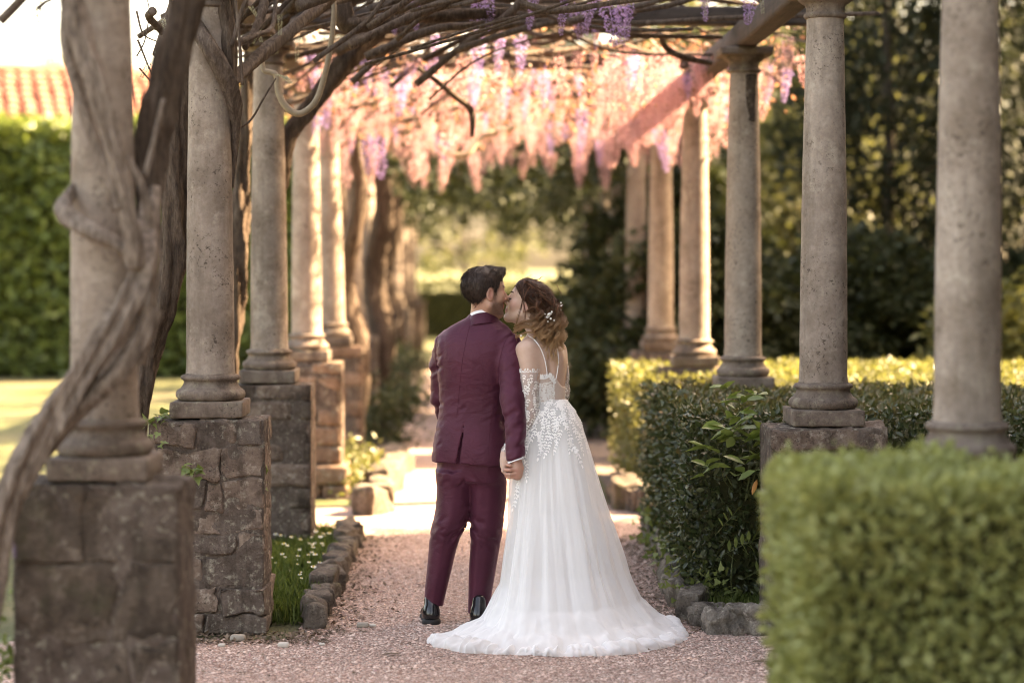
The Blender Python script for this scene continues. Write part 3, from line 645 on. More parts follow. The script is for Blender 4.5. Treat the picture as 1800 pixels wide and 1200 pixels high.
for i in range(70):
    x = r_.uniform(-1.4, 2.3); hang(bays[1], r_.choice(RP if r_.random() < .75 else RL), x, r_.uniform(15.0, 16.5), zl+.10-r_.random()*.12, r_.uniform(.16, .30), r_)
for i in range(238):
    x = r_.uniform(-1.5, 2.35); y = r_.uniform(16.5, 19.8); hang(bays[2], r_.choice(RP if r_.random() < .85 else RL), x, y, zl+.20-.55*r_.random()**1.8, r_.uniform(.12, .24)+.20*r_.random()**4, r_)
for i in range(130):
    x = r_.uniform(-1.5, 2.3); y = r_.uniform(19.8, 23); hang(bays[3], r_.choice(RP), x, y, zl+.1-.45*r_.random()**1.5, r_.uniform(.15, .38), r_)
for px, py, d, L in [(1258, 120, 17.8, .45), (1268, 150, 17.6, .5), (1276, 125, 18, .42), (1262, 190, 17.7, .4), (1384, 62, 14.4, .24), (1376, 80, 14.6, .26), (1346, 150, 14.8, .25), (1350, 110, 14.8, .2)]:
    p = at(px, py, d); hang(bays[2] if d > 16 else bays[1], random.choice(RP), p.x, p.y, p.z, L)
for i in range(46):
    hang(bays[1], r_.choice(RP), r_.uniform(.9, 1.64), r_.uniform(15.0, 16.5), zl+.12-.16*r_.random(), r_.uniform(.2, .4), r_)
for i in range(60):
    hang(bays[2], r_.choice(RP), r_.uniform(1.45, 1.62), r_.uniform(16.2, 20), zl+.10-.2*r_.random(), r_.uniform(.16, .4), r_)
# bronze young leaves through the canopy
for e, y0, y1, n in ((bays[1], 14.6, 16.5, 900), (bays[2], 16.5, 19.8, 4200), (bays[3], 19.8, 23, 2600)):
    P = np.stack([rng.uniform(-1.6, 2.4, n), rng.uniform(y0, y1, n), zl+.30-.55*rng.random(n)**1.6], -1)
    V, F = leaves(P, rdir(n, -.3), rng.uniform(.03, .075, n), 'small'); tag(obj('young_leaves', V, F, M['bronze'], e), kind='stuff')
# catkin-like buds on the near vine
def catkin(e, px, py, d, L, ang=0):
    n = 60; tq = np.linspace(0, 1, n); a = np.arange(n)*2.4; rad = .0075*(1-.6*tq)
    p = np.array(at(px, py, d)); P = p+np.stack([np.cos(a)*rad+np.sin(ang)*tq*L, np.sin(a)*rad, -tq*L*np.cos(ang)], -1)
    V, F = leaves(P, np.stack([np.cos(a), np.sin(a), -np.ones(n)*.8], -1), np.full(n, .011), 'small'); obj('bud_cluster', V, F, M['catkin'], e)
for a in [(522, 62, 10.9, .13, 0), (480, 60, 10.9, .1, .2), (446, 40, 10.7, .1, .4), (455, 50, 10.7, .08, -.4), (492, 25, 10.8, .1, 0), (1240, -10, 12.2, .12, 0), (1338, -8, 12, .1, .1), (58, 5, 9, .09, .2), (68, -10, 9, .1, 0), (285, 30, 10, .07, .3), (290, 60, 10, .07, -.3), (275, 90, 10, .08, .9), (262, 110, 10, .08, -.5), (440, 10, 10.7, .07, .6), (487, 130, 10.6, .06, 1.2), (500, 132, 10.6, .05, .7)]: catkin(w2, *a)
for k, pts in enumerate([[(242, 70, 10, 2), (258, 110, 10, 1.6), (278, 160, 10, 1.2)], [(240, 20, 10, 2), (252, 60, 10, 1.5), (280, 75, 10, 1)], [(245, 120, 10, 2), (262, 140, 10, 1.5), (270, 150, 10, 1)], [(0, 38, 8.2, 8), (20, 18, 8.2, 8), (48, -12, 8.2, 8)], [(66, 16, 8.4, 4), (80, 4, 8.4, 3), (100, -4, 8.4, 2)], [(240, 100, 10, 1.4), (255, 70, 10, 1.2), (262, 20, 10, 1), (256, -10, 10, 1)]]):
    V, F = vine_px(pts, 6, 20, 0, 3, 0, .05, 60+k); obj('twig', V, F, M['stem'], w2)

# ================================================================== hedges
def hedge_leaves(faces, n, size, kind, jitter=.05, nk=.9, bulge=.0, fq=1.2):
    """faces: list of (origin, u, v, normal) rectangles; leaves spread in a thin shell behind them"""
    A = np.array([np.linalg.norm(np.cross(f[1], f[2])) for f in faces]); cnt = (A/A.sum()*n).astype(int)
    PP, DD = [], []
    for (o, u, v, nr), c in zip(faces, cnt):
        a, b = rng.random(c)[:, None], rng.random(c)[:, None]; nr = np.array(nr, float)
        P = np.array(o)+a*np.array(u)+b*np.array(v)
        P = P-nr*np.abs(rng.normal(0, jitter, c))[:, None]*rng.choice([.5, 1, 2.2], c)[:, None]+nr*(fbm(P*fq*3, 3, 5)*bulge)[:, None]
        PP.append(P); DD.append(rdir(c, .25, nr, nk*.5))
    P = np.concatenate(PP); D = np.concatenate(DD)
    return leaves(P, D, rng.uniform(size*.65, size*1.2, len(P)), kind)
def hedge(label, x0, x1, y0, y1, h, n, size, mat, kind='leaf', jitter=.05, bulge=.05, core=.10, sides='lft', top=None, ntop=0, corecol=None, z0=.05):
    e = empty('clipped_hedge', ((x0+x1)/2, (y0+y1)/2, 0)); tag(e, label, 'hedge', 'clipped hedges of the garden')
    V, F = rbox(x1-x0-core*2, y1-y0-core*2, h-core, (10, 6, 6), .08, .03, 3, 7)
    obj('branch_core', V, F, M['core'], e, loc=(0, 0, (h-core)/2))
    fs = []
    if 'l' in sides: fs.append(((x0, y0, z0), (0, y1-y0, 0), (0, 0, h-z0), (-1, 0, 0)))
    if 'f' in sides: fs.append(((x0, y0, z0), (x1-x0, 0, 0), (0, 0, h-z0), (0, -1, 0)))
    if 'r' in sides: fs.append(((x1, y0, z0), (0, y1-y0, 0), (0, 0, h-z0), (1, 0, 0)))
    if 'b' in sides: fs.append(((x0, y1, z0), (x1-x0, 0, 0), (0, 0, h-z0), (0, 1, 0)))
    tp = [((x0, y0, h), (x1-x0, 0, 0), (0, y1-y0, 0), (0, 0, 1))]
    if not top: fs += tp
    V, F = hedge_leaves(fs, n, size, kind, jitter, .9, bulge); tag(obj('foliage', V, F, mat, e), kind='stuff')
    if top:
        V, F = hedge_leaves(tp, ntop, size, kind, jitter, .9, bulge); o = tag(obj('top_foliage', V, F, top, e), kind='stuff')
    return e
M['core'] = plain('hedge_twigs', (.05, .05, .022), .95, .1, var=.4)
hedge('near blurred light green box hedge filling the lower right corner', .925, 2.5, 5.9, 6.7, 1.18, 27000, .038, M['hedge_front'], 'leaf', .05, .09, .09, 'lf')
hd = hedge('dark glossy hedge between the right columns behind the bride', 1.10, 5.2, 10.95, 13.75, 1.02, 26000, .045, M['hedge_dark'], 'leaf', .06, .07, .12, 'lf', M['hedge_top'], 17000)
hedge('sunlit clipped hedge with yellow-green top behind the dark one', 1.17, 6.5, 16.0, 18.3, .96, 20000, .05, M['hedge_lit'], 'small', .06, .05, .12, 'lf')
hedge('tall leafy green hedge wall across the lawn at far left', -11, -2.4, 33.5, 34.8, 4.0, 20000, .18, M['hedge_wall'], 'leaf', .14, .22, .25, 'fr')
hedge('low bright hedge at the end of the tunnel', -3, 3, 52, 53, 1.3, 7000, .09, M['hedge_lit'], 'small', .1, .15, .2, 'lfr')

hf = [o for o in bpy.data.objects if o.get('label', '').startswith('near blurred')][0]
C = np.stack([rng.uniform(.95, 2.4, 180), rng.uniform(5.9, 6.65, 180), 1.17+.045*rng.random(180)**2], -1); n = 180*9; V, F = leaves(np.repeat(C, 9, 0)+rng.normal(0, .018, (n, 3)), rdir(n, .3), rng.uniform(.02, .034, n), 'leaf'); tag(obj('shoots', V, F, M['hedge_front'], hf), kind='stuff')
# laurel shoots growing out of the dark hedge
def sprig(e, px, py, d, n, L, spread, mat, seed, up=.35, kind='leaf'):
    r = random.Random(seed); p = Vector(at(px, py, d)); tv, tf = leaf_template(kind)
    me = bpy.data.meshes.get('leaf_'+mat.name) or mesh_data('leaf_'+mat.name, tv, tf, mat)
    for i in range(n):
        a = i*2.4+r.uniform(-.3, .3); dirv = Vector((math.cos(a), -abs(math.sin(a))*.8-.15, up+r.uniform(-.45, .35))).normalized()
        q = p+Vector((r.uniform(-1, 1)*spread, r.uniform(-.4, .1)*spread, r.uniform(-1, 1)*spread))
        o = inst('leaf', me, e, q-e.location, dirv.to_track_quat('Y', 'Z').to_euler(), L*r.uniform(.7, 1.15))
        o.rotation_euler.rotate_axis('Y', r.uniform(-.7, .7))
la = empty('laurel_shrub', at(1290, 780, 10.95)); tag(la, 'glossy bright green laurel shoots growing out of the dark hedge', 'shrub')
for px, py, n, L, sp, s in [(1285, 745, 9, .125, .04, 1), (1262, 785, 10, .13, .05, 2), (1318, 770, 9, .13, .05, 3), (1300, 715, 6, .10, .03, 4), (1335, 800, 6, .12, .04, 5), (1275, 690, 5, .09, .03, 6), (1240, 820, 6, .12, .05, 7), (1310, 830, 6, .12, .05, 8), (1320, 690, 5, .1, .04, 9)]:
    sprig(la, px, py, 10.78, n, L*1.1, sp, M['laurel'], s)
for k, (a, b) in enumerate([((1290, 860), (1285, 745)), ((1290, 860), (1262, 785)), ((1310, 880), (1318, 770)), ((1300, 800), (1300, 700)), ((1310, 880), (1335, 800)), ((1285, 760), (1275, 690))]):
    p0, p1 = np.array(at(*a, 10.98)), np.array(at(*b, 10.86)); C = catmull([p0, (p0+p1)/2+rng.normal(0, .02, 3), p1], 10); V, F = tube(C, np.linspace(.004, .002, 10), 6); obj('stem', V, F, M['green_stem'], la)
tv, tf = leaf_template('long'); o = obj('leaf', tv*.085, tf, M['orange_leaf'], la, loc=Vector(at(1331, 842, 10.8))-la.location); o.rotation_euler = (R(-100), R(20), 0); o['label'] = 'withered orange leaf'
sa = empty('ash_sapling', gnd(1290, 1075)); tag(sa, 'small sapling with pale feathery leaflets low against the dark hedge', 'sapling')
me = mesh_data('leaflet', *leaf_template('long'), M['ivy'])
for px, py, ang, n, L in [(1270, 975, .5, 9, .07), (1296, 955, .1, 9, .07), (1236, 1010, -.7, 9, .07), (1262, 935, .9, 7, .06), (1228, 1035, -.3, 7, .07), (1320, 1010, .6, 7, .06)]:
    p = Vector(at(px, py, 10.82)); ax = Vector((math.cos(ang), -.3, math.sin(ang)))
    V, F = tube(np.array([p-ax*.02, p+ax*.07, p+ax*.16]), [.0016, .0016, .001], 5); obj('leaf_stalk', V, F, M['green_stem'], sa)
    for i in range(n):
        q = p+ax*(.02+.018*i); sgn = 1 if i % 2 else -1
        if i == n-1: dv = ax.copy()
        else: dv = ax*.5+Vector((-ax.z, -.2, ax.x))*sgn
        inst('leaflet', me, sa, q-sa.location, dv.normalized().to_track_quat('Y', 'Z').to_euler(), L)
C = catmull([sa.location, Vector(at(1285, 1020, 10.85)), Vector(at(1290, 960, 10.85))], 12); V, F = tube(C, np.linspace(.004, .002, 12), 6); obj('stem', V, F, M['green_stem'], sa)

# ================================================================== stone edging, rocks
def edging(label, pts, n, sz, mat, seed):
    C = catmull([(*gnd(*p), ) for p in pts], n); e = empty('stone_edging', C[0]); r = random.Random(seed)
    for i in range(n):
        a = sz*r.uniform(.8, 1.25); V, F = rbox(a*.8, a*1.7, a*r.uniform(.85, 1.15), (6, 10, 6), a*.16, a*.14, 16, seed+i, a*.42)
        o = obj('edging_stone', V, F, mat, e, loc=Vector(C[i])-Vector(C[0])+Vector((r.uniform(-.02, .02), 0, a*.32))); o.rotation_euler = (0, r.uniform(-.15, .15), r.uniform(-.3, .3))
    return tag(e, label, 'edging')
edging('rough stone edging between daisy lawn and gravel path', [(548, 1100), (572, 1052), (596, 1005), (612, 968), (618, 948)], 22, .135, M['kerb'], 5)
edging('low stone border in front of the second left flower bed', [(655, 902), (672, 868), (690, 838), (700, 815)], 12, .2, M['kerb'], 6)
edging('mossy rock edging along the right side of the path', [(1222, 1085), (1205, 1050), (1192, 1020), (1180, 990), (1170, 965), (1163, 948)], 16, .2, M['rock'], 8)
edging('rock edging before the sunlit hedge at right', [(1200, 905), (1165, 902), (1120, 895), (1085, 885)], 10, .22, M['kerb'], 9)
for px, py, a, lab in [(1318, 1112, .20, 'pitted tufa rock nearest the light hedge'), (1275, 1112, .17, 'pitted grey tufa rock at the corner of the path'), (1247, 1098, .15, 'dark tufa rock left of the pitted grey one')]:
    V, F = rbox(a*1.25, a, a*.8, (26, 20, 18), a*.25, a*.17, 26, int(px), a*.34); o = obj('rock', V, F, M['rock'], loc=gnd(px, py)+Vector((0, 0, a*.28))); tag(o, lab, 'rock', 'tufa rocks on the right')
# ------------------------------------------------------------------ grass and daisies
def grass(name, label, n, xa, xb, ya, yb, hmin, hmax, cond=None):
    x = rng.uniform(xa, xb, n); y = rng.uniform(ya, yb, n)
    if cond is not None: k = cond(x, y); x = x[k]; y = y[k]
    n = len(x); D = rdir(n, 2.2); V, F = leaves(np.stack([x, y, np.zeros(n)], -1), D, rng.uniform(hmin, hmax, n), 'small')
    V = V.reshape(-1, 4, 3); mid = (V[:, 1]+V[:, 3])/2; V[:, 1] = mid+(V[:, 1]-mid)*.11; V[:, 3] = mid+(V[:, 3]-mid)*.11
    tip = V[:, 2]; tip[:, :2] += rng.normal(0, .012, (n, 2))
    return tag(obj(name, V.reshape(-1, 3), F, M['grass']), label, 'grass', kind='stuff')
grass('grass', 'short green grass of the daisy lawn beside the path', 30000, -2.0, -.80, 10.55, 14.0, .04, .13, lambda x, y: x < -.87+.05*np.sin(y*3))
grass('grass', 'thin grass tufts at the foot of the rock edging at right', 2500, 1.2, 1.75, 10.4, 11.0, .05, .13)
stem_v, stem_f = tube(np.array([[0, 0, 0], [.004, 0, .05], [0, 0, .1]]), [.0015, .0015, .0015], 4)
DST = mesh_data('stalk', stem_v, stem_f, M['grass'])
a = np.arange(12)/12*2*np.pi; tv, tf = leaves(np.tile([[0, 0, .1]], (12, 1)), np.stack([np.cos(a), np.sin(a), np.full(12, .15)], -1), np.full(12, .016), 'small', roll=np.array([[0, 0, 1.]]))
DFL = mesh_data('petals', tv, tf, M['petal_white'])
cv, cf = lathe([(0, .108), (.004, .107), (.006, .102), (0, .099)], 8); DCE = mesh_data('flower_centre', cv, cf, M['yolk'])
r = random.Random(3)
spots = [(500, 965), (512, 969), (522, 975), (498, 982), (507, 990), (545, 962), (552, 958), (560, 960), (566, 966), (570, 955), (575, 962), (578, 972), (560, 978), (540, 984), (547, 990), (533, 985), (553, 995), (541, 1000), (520, 1000), (526, 1005), (515, 1010), (504, 1004), (536, 1010), (548, 1020), (530, 1030), (520, 1036), (556, 1012), (565, 985), (583, 960), (588, 950), (562, 948), (550, 946), (480, 1005), (472, 1010), (485, 960), (542, 972), (536, 968), (557, 970), (570, 980), (576, 950), (512, 1018), (524, 1018), (495, 995), (550, 1005), (545, 1032)]
for px, py in spots:
    p = gnd(px+r.uniform(-3, 3), py+10+r.uniform(-3, 3)); e = empty('daisy', p, r.uniform(0, 6)); s = r.uniform(.6, 1.0); e.scale = (s, s, s*r.uniform(1.2, 1.7)); e.rotation_euler = (r.uniform(.1, .5), r.uniform(-.2, .2), r.uniform(0, .5))
    tag(e, 'small white daisy standing in the grass by the stone edging', 'daisy', 'daisies in the grass')
    inst('stalk', DST, e, (0, 0, 0)); inst('petals', DFL, e, (0, 0, 0)); inst('flower_centre', DCE, e, (0, 0, 0))
# ------------------------------------------------------------------ ivy
iv = empty('ivy', (LX, 10.2, .5)); tag(iv, 'ivy sprigs clinging to the sharp rubble pedestal', 'ivy')
mi = mesh_data('ivy_leaf', *leaf_template('ivy'), M['ivy']); r = random.Random(9)
def ivy_at(px, py, d, n, sp, s, nrm):
    for i in range(n):
        q = Vector(at(px+r.uniform(-sp, sp), py+r.uniform(-sp, sp)*.8, d+r.uniform(-.02, .02))); dv = Vector((r.uniform(-1, 1), r.uniform(-.6, 0), r.uniform(-1, .5))).normalized()
        o = inst('leaf', mi, iv, q-iv.location, (0, 0, 0), s*r.uniform(.6, 1.15)); o.rotation_euler = dv.to_track_quat('Y', 'Z').to_euler(); o.rotation_euler.rotate_axis('Y', r.uniform(-.6, .6))
ivy_at(328, 822, 10.18, 5, 8, .06, 0); ivy_at(342, 832, 10.18, 6, 9, .06, 0); ivy_at(350, 826, 10.17, 3, 6, .055, 0)
ivy_at(458, 822, 10.4, 12, 10, .05, 0); ivy_at(455, 850, 10.4, 6, 8, .05, 0); ivy_at(262, 745, 10.3, 14, 12, .04, 0); ivy_at(285, 727, 10.4, 16, 14, .04, 0); ivy_at(270, 765, 10.2, 7, 9, .04, 0); ivy_at(283, 780, 10.18, 4, 6, .035, 0); ivy_at(278, 735, 10.3, 12, 14, .035, 0)
iv2 = empty('ivy', (1.15, 11.5, 0)); tag(iv2, 'ivy trailing over the mossy rock edging at right', 'ivy')
n = 700; yy = rng.uniform(10.75, 13.5, n); P = np.stack([1.16+rng.normal(0, .07, n), yy, rng.uniform(.05, .26, n)], -1)
V, F = leaves(P, rdir(n, -.2, (-.5, -.4, .2), .8), rng.uniform(.025, .055, n), 'ivy'); tag(obj('foliage', V, F, M['ivy'], iv2), kind='stuff')
wp = empty('flowering_weed', (gnd(-5, 1280).x, 7.25, 0)); tag(wp, 'small weed with a violet flower left of the nearest pedestal', 'plant')
n = 420; P = np.stack([rng.uniform(-1.86, -1.615, n), rng.uniform(7.2, 7.7, n), rng.uniform(0, .62, n)], -1)
V, F = leaves(P, rdir(n, .3), rng.uniform(.03, .06, n), 'leaf'); tag(obj('foliage', V, F, M['hedge_wall'], wp), kind='stuff')
me = RL[0]; inst('flower', me, wp, Vector(at(22, 945, 7.3))-wp.location, (0, 0, 0), .07)

# fallen petals and bits on the gravel
n = 420; P = np.stack([rng.uniform(-1.5, 1.6, n), rng.uniform(9.2, 13.8, n), np.full(n, .016)], -1); k = (P[:, 1] < 10.2) | ((P[:, 0] > -.85) & (P[:, 0] < 1.15)); P = P[k]; n = len(P); D = rdir(n); D[:, 2] *= .2
V, F = leaves(P, D, rng.uniform(.010, .022, n), 'small', roll=np.array([[0, 0, 1.]])+rng.normal(0, .2, (n, 3))); tag(obj('fallen_petals', V, F, M['pink']), 'tiny fallen petals sprinkled over the gravel', 'petals', kind='stuff')
n = 900; P = np.stack([rng.uniform(-1.5, 1.6, n), rng.uniform(9.2, 13.8, n), np.full(n, .014)], -1); k = (P[:, 1] < 10.2) | ((P[:, 0] > -.85) & (P[:, 0] < 1.15)); P = P[k]; n = len(P); D = rdir(n); D[:, 2] *= .2
V, F = leaves(P, D, rng.uniform(.010, .030, n), 'small', roll=np.array([[0, 0, 1.]])+rng.normal(0, .3, (n, 3))); tag(obj('dry_bits', V, F, M['litter']), 'scattered dry leaf bits over the open gravel', 'leaf litter', kind='stuff')
# ================================================================== trees
def foliage(C, rad, per, size, kind, up=0.0, flat=1.0, outward=None):
    n = len(C)*per; base = np.repeat(C, per, 0); off = rng.normal(0, 1, (n, 3))*np.repeat(np.broadcast_to(rad, (len(C),)), per)[:, None]*.55; off[:, 2] *= flat
    D = rdir(n, up)
    if outward is not None: D = D+np.repeat(outward, per, 0)*1.1
    return leaves(base+off, D, rng.uniform(size*.6, size*1.25, n), kind)
def trunk(e, x, y, h, r, mat, lean=(0, 0), seed=0, name='trunk', z0=0):
    C = catmull([(x, y, z0-.1), (x+lean[0]*.3+.05, y, h*.35), (x+lean[0]*.7-.04, y+lean[1]*.6, h*.7), (x+lean[0], y+lean[1], h)], 24)
    V, F = tube(C, np.linspace(r, r*.18, 24)*(1+.5*np.exp(-np.linspace(0, 9, 24))), 12, .06, 4, 2, .08, seed); return obj(name, V, F, mat, e)
def cypress(label, x, y, h, r, n=420, per=42, mat='cypress', size=.13, z0=.3, group='dark conifers behind the right columns'):
    e = empty('cypress_tree', (x, y, 0)); trunk(e, x, y, h*.92, r*.075, M['bark_far'], seed=int(x*7+y))
    z = z0+(h-z0)*rng.random(n)**.85; tq = (z-z0)/(h-z0); R0 = r*np.minimum(1, (tq*5+.35))*(1-tq**2.2)**.8
    a = rng.uniform(0, 2*np.pi, n); rr_ = R0*np.sqrt(rng.uniform(.18, 1, n))*(1+.22*np.sin(a*3+z*1.3)); C = np.stack([x+np.cos(a)*rr_, y+np.sin(a)*rr_, z], -1)
    out = np.stack([np.cos(a), np.sin(a), np.full(n, .9)], -1)
    V, F = foliage(C, .13+.10*r, per, size, 'small', .2, 1.5, out); tag(obj('crown', V, F, M[mat], e), kind='stuff')
    return tag(e, label, 'tree', group)
def yew(label, x, y, h, r, nb=60, mat='yew', size=.125, per=34, group='spreading yews behind the right columns'):
    e = empty('yew_shrub', (x, y, 0)); trunk(e, x, y, h*.8, .09, M['bark_far'], seed=int(x*9+y))
    Cs, Os = [], []
    for b in range(nb):
        z = h*(.10+.88*rng.random()); a = rng.uniform(0, 2*np.pi); L = r*(1-(z/h)**1.8*.75)*rng.uniform(.7, 1.1)
        k = int(3+L*4); s = np.linspace(.25, 1, k); Cs.append(np.stack([x+np.cos(a)*L*s, y+np.sin(a)*L*s, z+.10*np.sin(s*2.5)-.18*s**2], -1)); Os.append(np.tile([[np.cos(a), np.sin(a), .1]], (k, 1)))
    C = np.concatenate(Cs); O = np.concatenate(Os)
    V, F = foliage(C, .24, per, size, 'small', .05, .42, O); tag(obj('crown', V, F, M[mat], e), kind='stuff')
    return tag(e, label, 'shrub', group)
def broad(label, x, y, h, r, n=150, per=70, mat='broad', size=.16, z0=None, group=None, tr=.14):
    e = empty('leafy_tree', (x, y, 0)); trunk(e, x, y, h*.7, tr, M['bark_far'], (rng.uniform(-.4, .4), 0), int(x*5+y))
    z0 = h*.3 if z0 is None else z0
    u = rng.normal(size=(n, 3)); u /= np.linalg.norm(u, axis=1)[:, None]; C = np.array([x, y, (h+z0)/2])+u*np.array([r, r, (h-z0)/2])*(rng.uniform(.35, 1, n)**.6)[:, None]*(1+.3*fbm(u*2.1+x, 2, 3))[:, None]
    for k in range(5):
        p = C[k*7 % n]; V, F = tube(catmull([(x, y, h*.35), ((x+p[0])/2, (y+p[1])/2, h*.5), tuple(p)], 10), np.linspace(tr*.5, .02, 10), 7); obj('limb', V, F, M['bark_far'], e)
    V, F = foliage(C, .38+.05*r, per, size, 'small', 0, .8, u); tag(obj('crown', V, F, M[mat], e), kind='stuff')
    return tag(e, label, 'tree', group)
# behind the right columns
cypress('tall dark conifer at the top right behind the nearest right column', 7.6, 26, 11, 2.0, 600, 46)
cypress('dark slender conifer between the second and nearest right columns', 4.9, 25.5, 9.5, 1.1, 420, 46)
cypress('dark conifer left of the sharp right column', 5.6, 33, 10, 1.3, 300, 44)
cypress('dark conifer at the far right edge', 9.4, 32, 10, 1.6, 300, 44)
yew('dark spreading yew right behind the bride', 2.35, 22.6, 2.25, 1.75, 110)
yew('tall dark yew hiding the far right columns', 2.15, 25.6, 3.1, 1.25, 90)
yew('layered yew between the fourth and third right columns', 4.2, 23.6, 2.1, 1.5, 80)
yew('layered yew right of the sharp right column', 5.4, 24.2, 1.9, 1.5, 80)
yew('layered yew at the far right above the hedge', 7.0, 24.6, 2.2, 1.6, 80)
yew('higher dark yew behind the one near the bride', 2.9, 27.5, 3.0, 1.6, 100)
yew('small sunlit clump of yew beyond the dark hedge', 5.0, 20.9, 1.62, .75, 40, 'hedge_lit')
gt = 'sunny leafy trees in the background'
broad('sunlit yellow-green tree between the third and second right columns', 4.6, 29, 5.2, 1.3, 130, 60, 'broad', .16, .8, gt)
broad('pale leafy tree with gaps of light behind the dark conifers', 8.6, 40, 8.5, 3.0, 170, 60, 'broad', .2, 1.0, gt)
broad('leafy tree in the far middle of the right background', 5.2, 44, 8, 2.4, 140, 60, 'broad', .2, 1.0, gt)
broad('leafy tree at the far right edge behind the conifers', 12.5, 41, 8.5, 3.0, 150, 60, 'broad', .2, .5, gt)
broad('tall leafy tree closing the end of the tunnel on the right', 2.9, 52, 9, 2.6, 150, 60, 'yew', .24, 1.2, gt)
broad('tall leafy tree closing the end of the tunnel on the left', -3.4, 50, 7.5, 2.6, 150, 60, 'yew', .24, .6, gt)
broad('distant pale tree glimpsed at the end of the tunnel', -.6, 95, 6, 4, 70, 30, 'broad', .4, .6, gt)
broad('distant leafy tree behind the right background', 9, 62, 9, 5, 200, 60, 'broad', .28, .4, gt)
broad('small distant tree rising behind the tiled roof', -11.2, 62, 7.9, 1.6, 60, 60, 'broad', .2, 5.2, gt)
for x, y, h, r_2, lab in [(-3.3, 38, 5.5, 1.5, 'dark leafy tree left of the tunnel end'), (3.4, 38.5, 5.5, 1.3, 'dark leafy tree right of the tunnel end'), (3.6, 34, 6, 1.4, 'dark leafy tree behind the yews on the right')]:
    broad(lab, x, y, h, r_2, 110, 60, 'yew', .18, .2, 'dark trees around the tunnel end')
# evergreen climber darkening the far bays
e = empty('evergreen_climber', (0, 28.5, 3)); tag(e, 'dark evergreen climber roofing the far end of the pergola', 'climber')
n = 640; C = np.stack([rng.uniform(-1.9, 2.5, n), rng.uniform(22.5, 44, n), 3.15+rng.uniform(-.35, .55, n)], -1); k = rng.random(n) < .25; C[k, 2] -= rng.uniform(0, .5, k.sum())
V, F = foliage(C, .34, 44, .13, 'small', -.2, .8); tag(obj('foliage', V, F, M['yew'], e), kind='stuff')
# dim undergrowth at the left pedestals
w4 = empty('wisteria', (-1.1, 22.0, 0)); tag(w4, 'dark twisted vine trunks among the far shaded left columns', 'vine')
for k, (x, y) in enumerate([(-1.12, 19.9), (-1.05, 22.9), (-1.45, 22.2), (-1.1, 25.9), (-1.5, 25), (-1.1, 28.9), (-1.2, 31.8)]):
    C = catmull([(x-.1, y, -.1), (x+.06, y-.1, .8), (x-.08, y+.1, 1.6), (x+.05, y-.05, 2.4), (x-.05, y, 3.3)], 50); V, F = tube(C, np.linspace(.10, .06, 50), 14, .16, 4, 6, .2, 70+k); obj('trunk', V, F, M['bark_dark'], w4)
for x, y, h, r_2, lab in [(-.95, 21.2, .5, .35, 'low shrub beside the path at the foot of the shaded left columns'), (-1.0, 24.4, .6, .4, 'loose shrub farther along the left edge of the path'), (-1.05, 28, .6, .4, 'dim shrub far along the left edge of the path')]:
    e = empty('low_shrub', (x, y, 0)); n = 40; C = np.stack([x+rng.normal(0, r_2*.5, n), y+rng.normal(0, r_2*.6, n), h*rng.random(n)**1.1], -1)
    V, F = foliage(C, .18, 40, .07, 'small', .4, 1); tag(obj('foliage', V, F, M['yew'], e), kind='stuff')
    C = catmull([(x, y, -.02), (x+.03, y, h*.4), (x, y+.05, h*.8)], 8); V, F = tube(C, np.linspace(.02, .006, 8), 6); obj('stem', V, F, M['bark_far'], e); tag(e, lab, 'shrub', 'low shrubs along the left edge')
e = empty('border_plant', (-1.0, 17.2, 0)); tag(e, 'sunlit low plants in the second left flower bed', 'plant')
n = 36; C = np.stack([rng.uniform(-1.3, -.85, n), rng.uniform(16.3, 18.2, n), rng.uniform(.02, .22, n)], -1); V, F = foliage(C, .12, 36, .06, 'small', .5); tag(obj('foliage', V, F, M['hedge_lit'], e), kind='stuff')
# trees beside the camera's right, whose shade covers the near bays
for i, (x, y, h, r_2) in enumerate([(5.6, -1.0, 14, 1.7), (5.7, 1.8, 15, 1.7), (5.6, 4.6, 15, 1.8), (5.8, 7.4, 15, 1.8), (6.3, 10.2, 15, 1.8), (6.7, 12.8, 15, 1.6), (7.4, 14.6, 15, 1.3), (9.3, 11.5, 17, 2.0), (9.5, 14.3, 17, 1.7), (9.2, 8.0, 17, 2.0), (11.5, 16.3, 17, 1.5), (8.3, 21.8, 9, 1.3), (8.8, 24.2, 10, 1.5)]):
    if i == 0: row0 = cypress('cypress of the row standing outside the right edge of the picture', 0, 0, 15, 1.8, 430, 44, size=.30, group='cypress row right of the picture'); cp = row0
    else: cp = copy_tree(row0)
    cp.location = (x, y, 0); cp.scale = (r_2/1.8, r_2/1.8, h/15); cp.rotation_euler = (0, 0, i*1.7)

# ================================================================== house behind the hedge
hx, hy = -10.2, 44.5
e = empty('house', (hx, hy, 0), R(14)); tag(e, 'house with terracotta tiled roof rising behind the tall hedge', 'house')
V, F = rbox(13, 8, 4.7, (6, 4, 4), .02, .005, 1); obj('wall', V, F, M['plaster'], e, loc=(0, 4, 2.35))
rise, run = 1.45, 4.4
V = [(-6.9, -.4, 4.62), (6.9, -.4, 4.62), (6.9, run, 4.62+rise), (-6.9, run, 4.62+rise), (6.9, 2*run+.4, 4.62), (-6.9, 2*run+.4, 4.62)]
ro = obj('roof', V, [(0, 1, 2, 3), (3, 2, 4, 5)], M['tile'], e, loc=(0, 0, 0), smooth=False)
th = np.linspace(0, np.pi, 7); cc = []
for yq, rq in ((0, .155), (1, .125)): cc.append(np.stack([np.cos(th)*rq, np.full(7, yq*.62), np.sin(th)*rq*.75+(.035 if yq == 0 else 0)], -1))
TV = np.concatenate(cc); TF = grid_faces(2, 7); tile = mesh_data('roof_tile', TV, TF, M['tile'])
sl_ = math.atan2(rise, run+.4)
r = random.Random(4)
